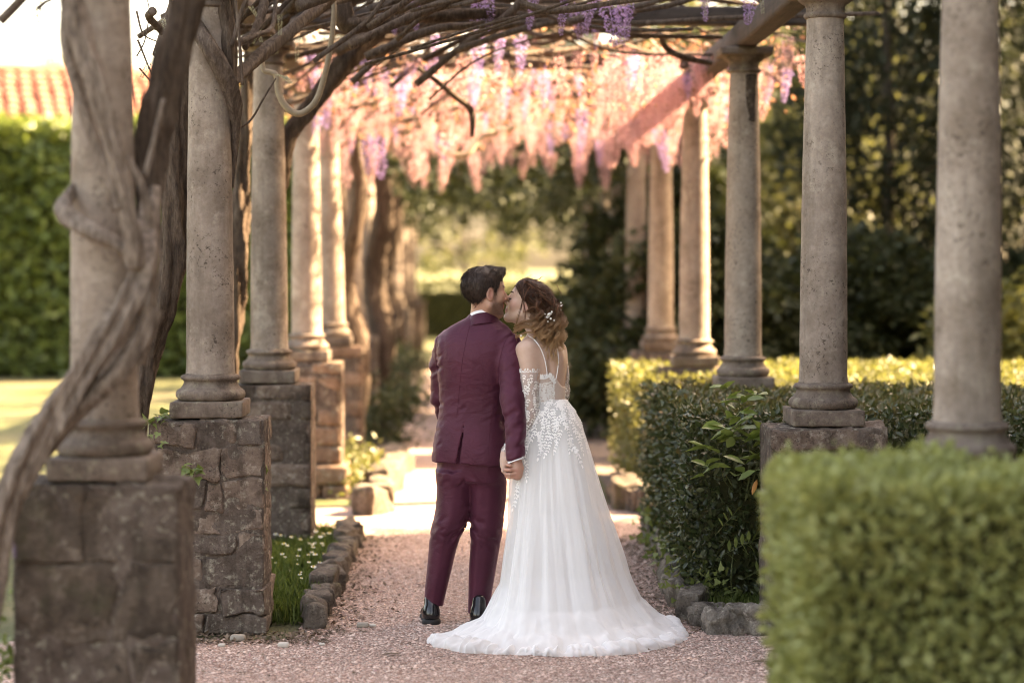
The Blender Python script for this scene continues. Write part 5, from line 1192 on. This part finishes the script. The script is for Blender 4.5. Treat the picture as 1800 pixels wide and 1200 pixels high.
# ================================================================== the bride
br = empty('person', (.36, 10.55, 0)); tag(br, 'bride in white lace and tulle gown with long train, curled updo, kissing the man', 'person', 'kissing couple')
B = SDF(); byaw = R(33)
bh = np.array((X(926.5), 10.640, Z(535))); tl = R(19)
bf0 = unit((-.965, .12, 0)); bu0 = np.array((0, 0, 1.)); bf = bf0*math.cos(tl)+bu0*math.sin(tl); bu = bu0*math.cos(tl)-bf0*math.sin(tl); brr = np.cross(bf, bu)
blocal = head_ops(B, bf, brr, bu, bh, .935, False)
B.u(cone(bh+bu*-.05+bf*-.02, (X(950), 10.585, 1.44), .047, .050), .03)
bsec = [(.92, X(960), 10.55, .135, .11), (1.0, X(960), 10.55, .118, .095), (1.09, X(959), 10.55, .094, .076), (1.15, X(957), 10.55, .099, .080), (1.24, X(954), 10.55, .122, .090), (1.32, X(952), 10.55, .140, .088), (1.385, X(951), 10.55, .138, .072), (1.42, X(950), 10.56, .100, .060), (1.455, X(949), 10.575, .052, .05)]
B.u(loft(bsec, byaw, 2.2), .03)
# spine furrow and shoulder blades
B.sub(cone((X(966), 10.462, 1.36), (X(968), 10.470, 1.14), .006, .006), .022)
B.u(ball((X(938), 10.475, 1.335), (.035, .02, .055)), .03); B.u(ball((X(978), 10.52, 1.335), (.03, .02, .05)), .03)
LA = [np.array(W3(927, 614, 10.475)), np.array(W3(931, 665, 10.455)), np.array(W3(930, 732, 10.44)), np.array(W3(908, 770, 10.42)), np.array(W3(888, 798, HY+.05))]
B.u(chain(LA, [.049, .042, .035, .030, .0225], .015), .025)
RA = [np.array(W3(978, 622, 10.64)), np.array(W3(984, 655, 10.67)), np.array(W3(986, 693, 10.71)), np.array(W3(945, 690, 10.90)), np.array(W3(905, 660, 10.92))]
B.u(chain(RA, [.047, .041, .036, .028, .022], .012), .025)
# left hand inside his
B.u(chain([W3(888, 798, HY+.05), W3(888, 808, HY+.04), W3(887, 818, HY+.03)], [.022, .025, .023], .008), .008)
fb = [W3(884, 818, HY+.018), W3(888, 820, HY+.018), W3(891, 820, HY+.024), W3(893, 818, HY+.032)]
fingers(B, fb, [(-.05, -.35, -1), (.12, -.35, -1), (.2, -.3, -1), (.3, -.2, -1)], [(.8, .2, -.3)]*4, [.056, .062, .06, .052], [.0075, .0076, .0075, .007])
B.u(chain([W3(891, 805, HY+.02), W3(895, 814, HY), W3(897, 820, HY-.01)], [.010, .0085, .0072]), .004)
B.u(chain([RA[4], RA[4]+(-.05, .01, .03), RA[4]+(-.09, .02, .05)], [.021, .024, .018], .008), .01)
fb = [RA[4]+(-.085, .0, .035+.014*i) for i in range(4)]; fingers(B, fb, [(-1, .0, .4)]*4, [(-.3, -.7, 0)]*4, [.05, .058, .06, .052], [.0075]*4)
V, F = B.mesh((.02, 10.2, .72), (.56, 11.05, 1.76), .0038); V = smooth(V, F, 1, .4); BV, BF = V, F
body = obj('body', V, F, M['skin_f'], br); q = blocal(V); inh = (np.linalg.norm(q, axis=1) < .19)
lip = np.exp(-((q[:, 2]+.063)/.010)**2)*np.clip((q[:, 1]-.085)/.006, 0, 1); earm = np.exp(-((q[:, 1]+.01)/.022)**2-((q[:, 2]+.005)/.03)**2)*np.clip((np.abs(q[:, 0])-.07)/.006, 0, 1); chk = np.exp(-((q[:, 1]-.06)/.03)**2-((q[:, 2]+.02)/.025)**2)
attr(body, 'blush', np.clip(np.maximum.reduce([lip*.9, earm*.6, chk*.35])*inh, 0, 1)); bb = bvh(V, F)
Hl = np.stack([brr, bf, bu], -1)
def hp(x, y, z): return bh+Hl@(np.array((x, y, z))*.935)
for s in (-1, 1):
    for (ya, za, yb, zb, r_) in ((.095, .002, .082, .004, .0022), (.100, .034, .080, .036, .0026)):
        c_ = catmull([hp(s*.022, ya, za), hp(s*.034, (ya+yb)/2+.004, za-.004 if za < .02 else za+.006), hp(s*.046, yb, zb)], 10); V, F = tube(c_, r_, 6); obj('lashes' if za < .02 else 'eyebrow', V, F, M['lash'], body)
# ---------------------------------------------------------------- hair
H = SDF(); Lh = local(Hl, bh)
def hb_(c, r): return Lh(lambda P, f_=ball(c, r): f_(P/.935)*.935)
H.u(hb_((0, -.022, .042), (.087, .106, .094)), .01); H.u(hb_((0, .03, .075), (.068, .06, .055)), .02); H.u(hb_((-.01, -.10, .0), (.065, .055, .075)), .03); H.u(hb_((-.045, -.03, .02), (.045, .06, .05)), .02)
H.cut(Lh(lambda P: (np.interp(P[:, 1], [-.16, -.08, -.03, .0, .03, .055, .075, .1], [-.09, -.085, -.03, .012, .02, .04, .065, .08])-P[:, 2])*.7), .008)
H.disp(lambda P, D: .004*fbm(P*np.array([45, 45, 45]), 3, 14))
V, F = H.mesh(bh-(.16, .16, .14), bh+(.19, .16, .18), .0036); V = smooth(V, F, 1); hair = obj('hair', V, F, M['hair_f'], br)
def bdir(P):
    q = (P-bh)@Hl; d = np.stack([-.15*q[:, 0]/.08, np.full(len(q), -1.0), -.25-q[:, 2]*4], -1); return d@Hl.T
strands(V, F, 4500, bdir, .050, .0009, M['hair_f'], hair, 'hair_strands', 5, 5, .05)
def locks(specs, seed, name):
    """bundles of wavy strands: (control points, lock radius, wave radius, turns, strands)"""
    r = np.random.default_rng(seed); items = []
    for pts, lr, wr, turns, ns in specs:
        n = 24; C = catmull(pts, n); T_ = np.gradient(C, axis=0); T_ /= np.linalg.norm(T_, axis=1)[:, None]; A = np.cross(T_, np.array([.3, 1, .2])); A /= np.linalg.norm(A, axis=1)[:, None]; Bq = np.cross(T_, A); tq = np.linspace(0, 1, n)
        ph = r.uniform(0, 6.28)
        for k in range(ns):
            o1, o2 = r.normal(0, lr*.5, 2); p2 = ph+r.normal(0, .3); w_ = wr*np.clip(tq*2.2, .15, 1)*r.uniform(.8, 1.2); an = p2+turns*2*np.pi*tq*r.uniform(.94, 1.06); fl = (1-.35*tq)
            items.append((C+A*(o1*fl+np.cos(an)*w_)[:, None]+Bq*(o2*fl+np.sin(an)*w_)[:, None], np.interp(tq, [0, .1, .75, 1], [.0007, .0010, .0009, .0003])*r.uniform(.8, 1.3)))
    V, F = multi_tube(items, 3); return tag(obj(name, V, F, M['hair_f'], hair), kind='stuff')
def hpx(px, py, y): return np.array(W3(px, py, y))
sp = []; r = random.Random(11)
for i in range(60):   # hanging curls at the back of the neck
    x0 = r.uniform(938, 986); y0 = r.uniform(540, 575); dep = 10.53+r.uniform(-.05, .09); x1 = x0+r.uniform(-8, 10)-(6 if x0 < 950 else 0); y1 = r.uniform(580, 618)
    if x0 < 948: y1 = r.uniform(575, 600)
    x1 = min(max(x1, 940), 988); sp.append(([hpx(x0-6, y0-16, dep), hpx(x0, y0, dep-.02), hpx((x0+x1)/2+r.uniform(-4, 6), (y0+y1)/2, dep-.03), hpx(x1, y1, dep-.035)], .008, r.uniform(.010, .020), r.uniform(2.2, 4.2), 16))
for i in range(10):   # wisps reaching down the back
    x0 = r.uniform(955, 978); sp.append(([hpx(x0, 590, 10.50), hpx(x0+r.uniform(-3, 3), 612, 10.475), hpx(x0+r.uniform(-6, 6), r.uniform(625, 648), 10.468)], .005, .006, 1.6, 5))
locks(sp, 21, 'curls')
sp = []
for i in range(16):   # side wave swept under the ear towards the nape, light brown
    y0 = r.uniform(563, 585); sp.append(([hpx(905+r.uniform(-3, 6), y0+8, 10.50), hpx(922, y0, 10.475), hpx(940, y0-1+r.uniform(-4, 4), 10.465), hpx(958, y0+6, 10.47), hpx(968, y0+18, 10.48)], .007, .004, 1.2, 9))
for x0, y0, x1, y1, tu in [(922, 502, 906, 600, 1.8), (927, 508, 919, 582, 2.0)]:   # face framing
    sp.append(([hpx(x0+12, y0-6, 10.55), hpx(x0, y0, 10.52), hpx((x0+x1)/2-1, (y0+y1)/2, 10.505), hpx(x1, y1, 10.50)], .003, .007, tu, 6))
for x0, y0, x1, y1 in [(984, 560, 992, 586), (980, 585, 992, 594), (978, 500, 986, 520), (940, 492, 955, 486), (985, 530, 991, 548)]:
    sp.append(([hpx(x0, y0, 10.55), hpx((x0+x1)/2+2, (y0+y1)/2, 10.54), hpx(x1, y1, 10.54)], .002, .004, 1, 3))
locks(sp, 22, 'side_locks')
sp = []
for k in range(3):   # twisted braid over the crown
    n = 30; tq = np.linspace(0, 1, n); C = catmull([hpx(922, 496, 10.56), hpx(938, 500, 10.525), hpx(952, 515, 10.51), hpx(968, 530, 10.51), hpx(982, 548, 10.53)], n); an = tq*16+k*2.1
    sp.append((C+np.stack([np.cos(an)*.007, np.sin(an)*.006-.004, np.sin(an)*.007], -1), .007, .0015, 2, 22))
for k in range(20):  # rolled sections pinned at the back
    x0, y0 = r.uniform(935, 985), r.uniform(520, 566); a = r.uniform(0, 6.28); rr_ = r.uniform(9, 15); pts = [hpx(x0+math.cos(a+t_)*rr_*(1-.12*i), y0+math.sin(a+t_)*rr_*(1-.12*i), 10.525+abs(x0-950)*.0010-.012*i*.5) for i, t_ in enumerate(np.linspace(0, 4.6, 6))]
    sp.append((pts, .008, .002, 1.0, 16))
locks(sp, 23, 'braid')
for k, (px, py, s) in enumerate([(965, 553, .009), (961, 558, .007), (968, 560, .006), (982, 538, .008), (985, 545, .005), (970, 548, .005), (974, 563, .004), (978, 553, .004), (963, 565, .005), (958, 552, .004), (972, 570, .004), (916, 590, .005), (986, 532, .004)]):
    p = at(px, py, 10.468 if px < 975 else 10.49); a = np.linspace(0, np.pi, 7); V, F = lathe(np.stack([np.sin(a)*s, np.cos(a)*s], -1), 10); obj('hair_pearl' if px > 920 else 'earring', V, F, M['pearl'], hair if px > 920 else body, loc=p)
    if s > .006:
        V, F = leaves(np.zeros((7, 3)), rdir(7, 0, (0, -1, 0), .6), np.full(7, s*2.6), 'leaf'); obj('hair_flower', V, F, M['lace'], hair, loc=p)
# ---------------------------------------------------------------- bodice and sleeves
S = SDF(); S.u(loft([(s[0], s[1], s[2], s[3]+.005, s[4]+.005) for s in bsec if s[0] < 1.34], byaw, 2.2), .0)
S.cut(lambda P: P[:, 2]-(1.243+.012*np.sin(P[:, 0]*70)-.10*np.clip((.14-(P[:, 0]-.33))*0, 0, 1)-.9*np.clip(P[:, 0]-.385, 0, 1))); S.cut(lambda P: 1.05-P[:, 2])
V, F = S.mesh((.15, 10.40, 1.02), (.56, 10.72, 1.30), .005); bod = obj('bodice', V, F, M['nude'], br); bodb = bvh(V, F); BOV, BOF = V, F
def sleeve(pts, rad, top, name):
    C = catmull(np.concatenate([np.array(pts), np.array(rad)[:, None]], 1), 40); V, F = tube(C[:, :3], C[:, 3], 36, cap=False); V = V+fbm(V*30, 2, 5)[:, None]*np.array([[.0015, .0015, .001]])
    return obj(name, V, F, M['sheer'], br), V, F
s1, SV1, SF1 = sleeve([LA[0]*.18+LA[1]*.82+(0, 0, .0), LA[1]*.6+LA[2]*.4, LA[2], LA[3], LA[4]], [.0495, .044, .0395, .034, .0265], 0, 'sleeve')
s2, SV2, SF2 = sleeve([RA[0]*.45+RA[1]*.55, RA[1], RA[1]*.5+RA[2]*.5, RA[2], RA[2]*.6+RA[3]*.4, RA[3]], [.047, .0445, .042, .0395, .035, .031], 0, 'sleeve')
def ribbon(pts, w_, parent, name, mat):
    out = []
    for a, b in catmull(pts, 40):
        d = ray(a, b).normalized(); h = bb.ray_cast(CAM, d)
        if h[0] is not None and 10.2 < h[0].y < 10.9: out.append(np.array(h[0])-np.array(d)*.0015)
    V, F = tube(np.array(out), w_, 6); obj(name, V, F, mat, parent)
ribbon([(929, 590), (940, 598), (950, 612), (957, 630), (961, 650), (962, 664)], .0026, bod, 'strap', M['lace'])
ribbon([(975, 602), (980, 616), (982, 632), (980, 652), (977, 668)], .0026, bod, 'strap', M['lace'])
for k in range(11):
    d = ray(974-k*.35, 667+k*4.3).normalized(); h = bodb.ray_cast(CAM, d)
    if h[0] is not None:
        a = np.linspace(0, np.pi, 5); V, F = lathe(np.stack([np.sin(a)*.0042, np.cos(a)*.0042], -1), 8); obj('button', V, F, M['lace'], bod, loc=h[0])
# ---------------------------------------------------------------- skirt
wz = 1.115; wc = np.array((X(959), 10.55))
HK = [(0.00, -.215, 10.07), (.07, -.07, 9.82), (.19, .18, 9.72), (.32, .50, 9.69), (.42, .76, 9.80), (.50, .95, 10.02), (.57, 1.0, 10.36), (.66, .86, 10.72), (.76, .5, 10.98), (.86, .2, 10.86), (.93, .13, 10.58), (.97, .02, 10.30)]
hk = np.array([(u_-1, x, y) for u_, x, y in HK[-3:]]+HK+[(u_+1, x, y) for u_, x, y in HK[:3]])
def hemc(u):
    d = catmull(hk, 900); o = np.argsort(d[:, 0]); d = d[o]; return np.stack([np.interp(u, d[:, 0], d[:, 1]), np.interp(u, d[:, 0], d[:, 2])], -1)
def waistc(u, a=.100, b=.084):
    an = np.interp(u, [-.05, .25, .55, .77, .95, 1.25], [-np.pi, -np.pi/2, 0, np.pi/2, np.pi, 1.5*np.pi]); return wc+np.stack([np.cos(an)*a, np.sin(an)*b], -1)
tR = ([0, .04, .10, .23, .48, .74, .87, .95, 1], [0, .07, .135, .22, .37, .54, .66, .80, 1]); tL = ([0, .05, .10, .20, .38, .54, .80, .95, 1], [0, .05, .085, .13, .18, .20, .29, .50, 1])
tB = ([0, .04, .10, .23, .48, .74, .87, .95, 1], [0, .04, .075, .135, .28, .48, .62, .78, 1])
def skirt(u, t, scale=1.0, off=0.0, fold=1.0, seed=0):
    """u around, t from waist to floor -> points"""
    wl = np.exp(-(((u+.5) % 1-.5)/.105)**2)+np.exp(-((u-.94)/.06)**2); wl = np.clip(wl, 0, 1); wb = np.exp(-((u-.21)/.14)**2)*(1-wl)
    s = (np.interp(t, *tR)*(1-wl-wb)+np.interp(t, *tL)*wl+np.interp(t, *tB)*wb)*scale; w_ = waistc(u); h_ = hemc(u)
    xy = w_+(h_-w_)*s[..., None]; c = wc+(np.array([.40, 10.45])-wc)*np.clip(t*1.5, 0, 1)[..., None]; rd = xy-c; L = np.linalg.norm(rd, axis=-1); rd = rd/(L[..., None]+1e-9)
    cir = np.stack([np.cos(2*np.pi*u), np.sin(2*np.pi*u)], -1)
    def band_(fq, amp_t, sd, zst): return amp_t*fbm(np.concatenate([cir*fq, t[..., None]*zst], -1), 2, sd)
    f1 = band_(3.6, 1, seed+1, 1.3); f2 = band_(9, 1, seed+2, 2.4); f3 = band_(26, 1, seed+3, 3.5)
    A = np.clip(t*1.3, 0, 1); xy = xy+rd*(fold*(A*(.066*f1+.010*f2+.0008*f3))+off)[..., None]
    z = wz*(1-t)+.012; low = np.clip((t-.80)/.2, 0, 1)
    cr = 1-np.abs(fbm(np.concatenate([xy*9, np.zeros_like(t)[..., None]], -1), 3, seed+7))*2.2; z = z+low*fold*np.clip(cr, -.1, 1)*.030*(1-.3*low)
    return np.concatenate([xy, z[..., None]], -1)
def skirt_mesh(name, nu, nt_, mat, parent, **kw):
    tt_ = np.linspace(0, 1, nt_)**.85; U, T_ = np.meshgrid(np.linspace(0, 1, nu, endpoint=False), tt_); Vs = skirt(U, T_, **kw)
    return obj(name, Vs.reshape(-1, 3), grid_faces(nt_, nu, True), mat, parent)
skirt_mesh('underskirt', 240, 70, M['satin'], br, scale=.90, off=-.030, fold=.5, seed=40)
sk = skirt_mesh('tulle_skirt', 440, 120, M['tulle'], br, seed=60)
skirt_mesh('tulle_layer', 340, 90, M['tulle'], sk, scale=.965, off=-.014, fold=.8, seed=80)
# crumpled hem lying on the gravel
nu, nv = 420, 26; U = np.linspace(-.035, .62, nu); a = np.linspace(-.35, np.pi+.2, nv); UU, AA = np.meshgrid(U, a, indexing='ij'); hc = hemc(UU % 1.0)
cen = np.array([.40, 10.35]); rd = hc-cen; rd /= np.linalg.norm(rd, axis=-1)[..., None]
tap = np.clip((UU+.035)/.05, .25, 1)*np.clip((.62-UU)/.03, .3, 1); w0 = (.075+.04*fbm(np.stack([UU*14, UU*0, UU*0], -1), 2, 3))*tap; h0 = (.026+.022*fbm(np.stack([UU*22, UU*0+4, UU*0], -1), 2, 4)+.03*np.exp(-((UU-.575)/.02)**2))*tap
xy = hc+rd*(np.cos(AA)*w0-.055)[..., None]; z = .008+np.maximum(np.sin(AA), -.1)*h0; Q = np.concatenate([xy, z[..., None]], -1)
n1 = 1-2.2*np.abs(fbm(np.stack([UU*46, AA*.35+UU*9, UU*0], -1), 3, 6)); n2 = fbm(Q*26, 2, 7); Q[..., 2] += np.clip(np.sin(AA), 0, 1)*(.024*n1+.008*n2)*tap; Q[..., :2] += rd*(.022*n1+.008*n2)[..., None]
Q[..., 2] = np.maximum(Q[..., 2], .009)
obj('train_hem', Q.reshape(-1, 3), grid_faces(nu, nv), M['ruffle'], sk)
# ---------------------------------------------------------------- lace
tv_, tf_ = leaf_template('leaf')
class Lace:
    def __init__(s): s.P = []; s.D = []; s.S = []; s.N = []
    def leaf(s, p, d, n, sz): s.P.append(p); s.D.append(d); s.S.append(sz); s.N.append(n)
    def build(s, parent, name='lace_applique'):
        P, D, N = map(np.array, (s.P, s.D, s.N)); V, F = leaves(P+N*.0025, D, np.array(s.S), 'leaf', roll=N); return tag(obj(name, V, F, M['lace'], parent), kind='stuff')
def sprig_on(lc, bv, p, d, n, step, sz, r, curl=0.0):
    """walk over a surface laying paired leaves"""
    p = Vector(p); d = Vector(d).normalized()
    for i in range(n):
        loc, nor, _, _ = bv.find_nearest(p)
        if loc is None: return
        if nor.dot(Vector((0, -1, 0))) < -.2: nor = -nor
        d = (d-nor*d.dot(nor)).normalized(); sd = nor.cross(d); s_ = sz*r.uniform(.75, 1.2)*(1-.35*i/n)
        lc.leaf(loc, (d*.75+sd*.8), nor, s_); lc.leaf(loc, (d*.75-sd*.8), nor, s_*.95)
        if i % 3 == 1: lc.leaf(loc, d, nor, s_)
        d = d+sd*r.uniform(-.25, .25)+sd*curl; p = loc+d.normalized()*step
    lc.leaf(p, d, nor, sz)
r = random.Random(17)
lc = Lace()
for i in range(13):
    for j in range(8):
        x = .222+.017*i+r.uniform(-.008, .008); z = 1.085+.021*j+r.uniform(-.008, .008)
        if z > 1.225-.9*max(0, x-.385): continue
        sprig_on(lc, bodb, (x, 10.40, z), (r.uniform(-.7, .7), 0, r.choice((-1, -1, 1))), 2, .012, .016, r)
for i in range(30):
    x = .245+i*.0062; sprig_on(lc, bodb, (x, 10.42, 1.238-.9*max(0, x-.385)), (r.uniform(-.5, .5), 0, 1), 1, .008, .018, r)
lc.build(bod)
for e_, SV, SF in ((s1, SV1, SF1), (s2, SV2, SF2)):
    lc = Lace(); bv = bvh(SV, SF); rings = SV.reshape(40, 36, 3)
    for i in range(1, 34, 2):
        for k in range(11):
            p = rings[min(39, i+r.randint(0, 2)), (k*36//11+r.randint(0, 4)+i) % 36]
            if r.random() < .95: sprig_on(lc, bv, p, (r.uniform(-.6, .6), r.uniform(-.5, .5), -1), 2, .012, .0155, r)
    for p in rings[0][::2]: sprig_on(lc, bv, p, (r.uniform(-.3, .3), 0, 1), 1, .008, .016, r)
    lc.build(e_)
Vs = np.array([v.co for v in sk.data.vertices]); nu_ = 440; Fq = grid_faces(120, nu_, True); kb = bvh(Vs, Fq); lc = Lace()
def sk_at(u, t): p = skirt(np.array([u]), np.array([t]), seed=60)[0]; return p
for i in range(110):
    u = r.uniform(-.04, .60) % 1.0; t = r.random()**1.5*.10; sprig_on(lc, kb, sk_at(u, t), (r.uniform(-.6, .6), -.2, -1), r.randint(2, 5), .013, .016, r)
for u in np.linspace(.0, .57, 21):
    sprig_on(lc, kb, sk_at(float(u) % 1, .10+r.uniform(-.02, .05)), (r.uniform(-.25, .25), -.2, -1), r.randint(5, 10), .015, .0185, r)
for px, py, n_ in ((921, 800, 12), (914, 835, 9), (948, 760, 7), (1000, 770, 8), (925, 740, 7)):
    d = ray(px, py).normalized(); h = kb.ray_cast(CAM, d)
    if h[0] is not None: sprig_on(lc, kb, h[0], (-.05, 0, -1), n_, .018, .024, r); sprig_on(lc, kb, h[0]+Vector((.012, 0, -.03)), (.25, 0, -1), n_//2, .016, .021, r)
lc.build(sk)
print('BUILD', time.time()-T0)
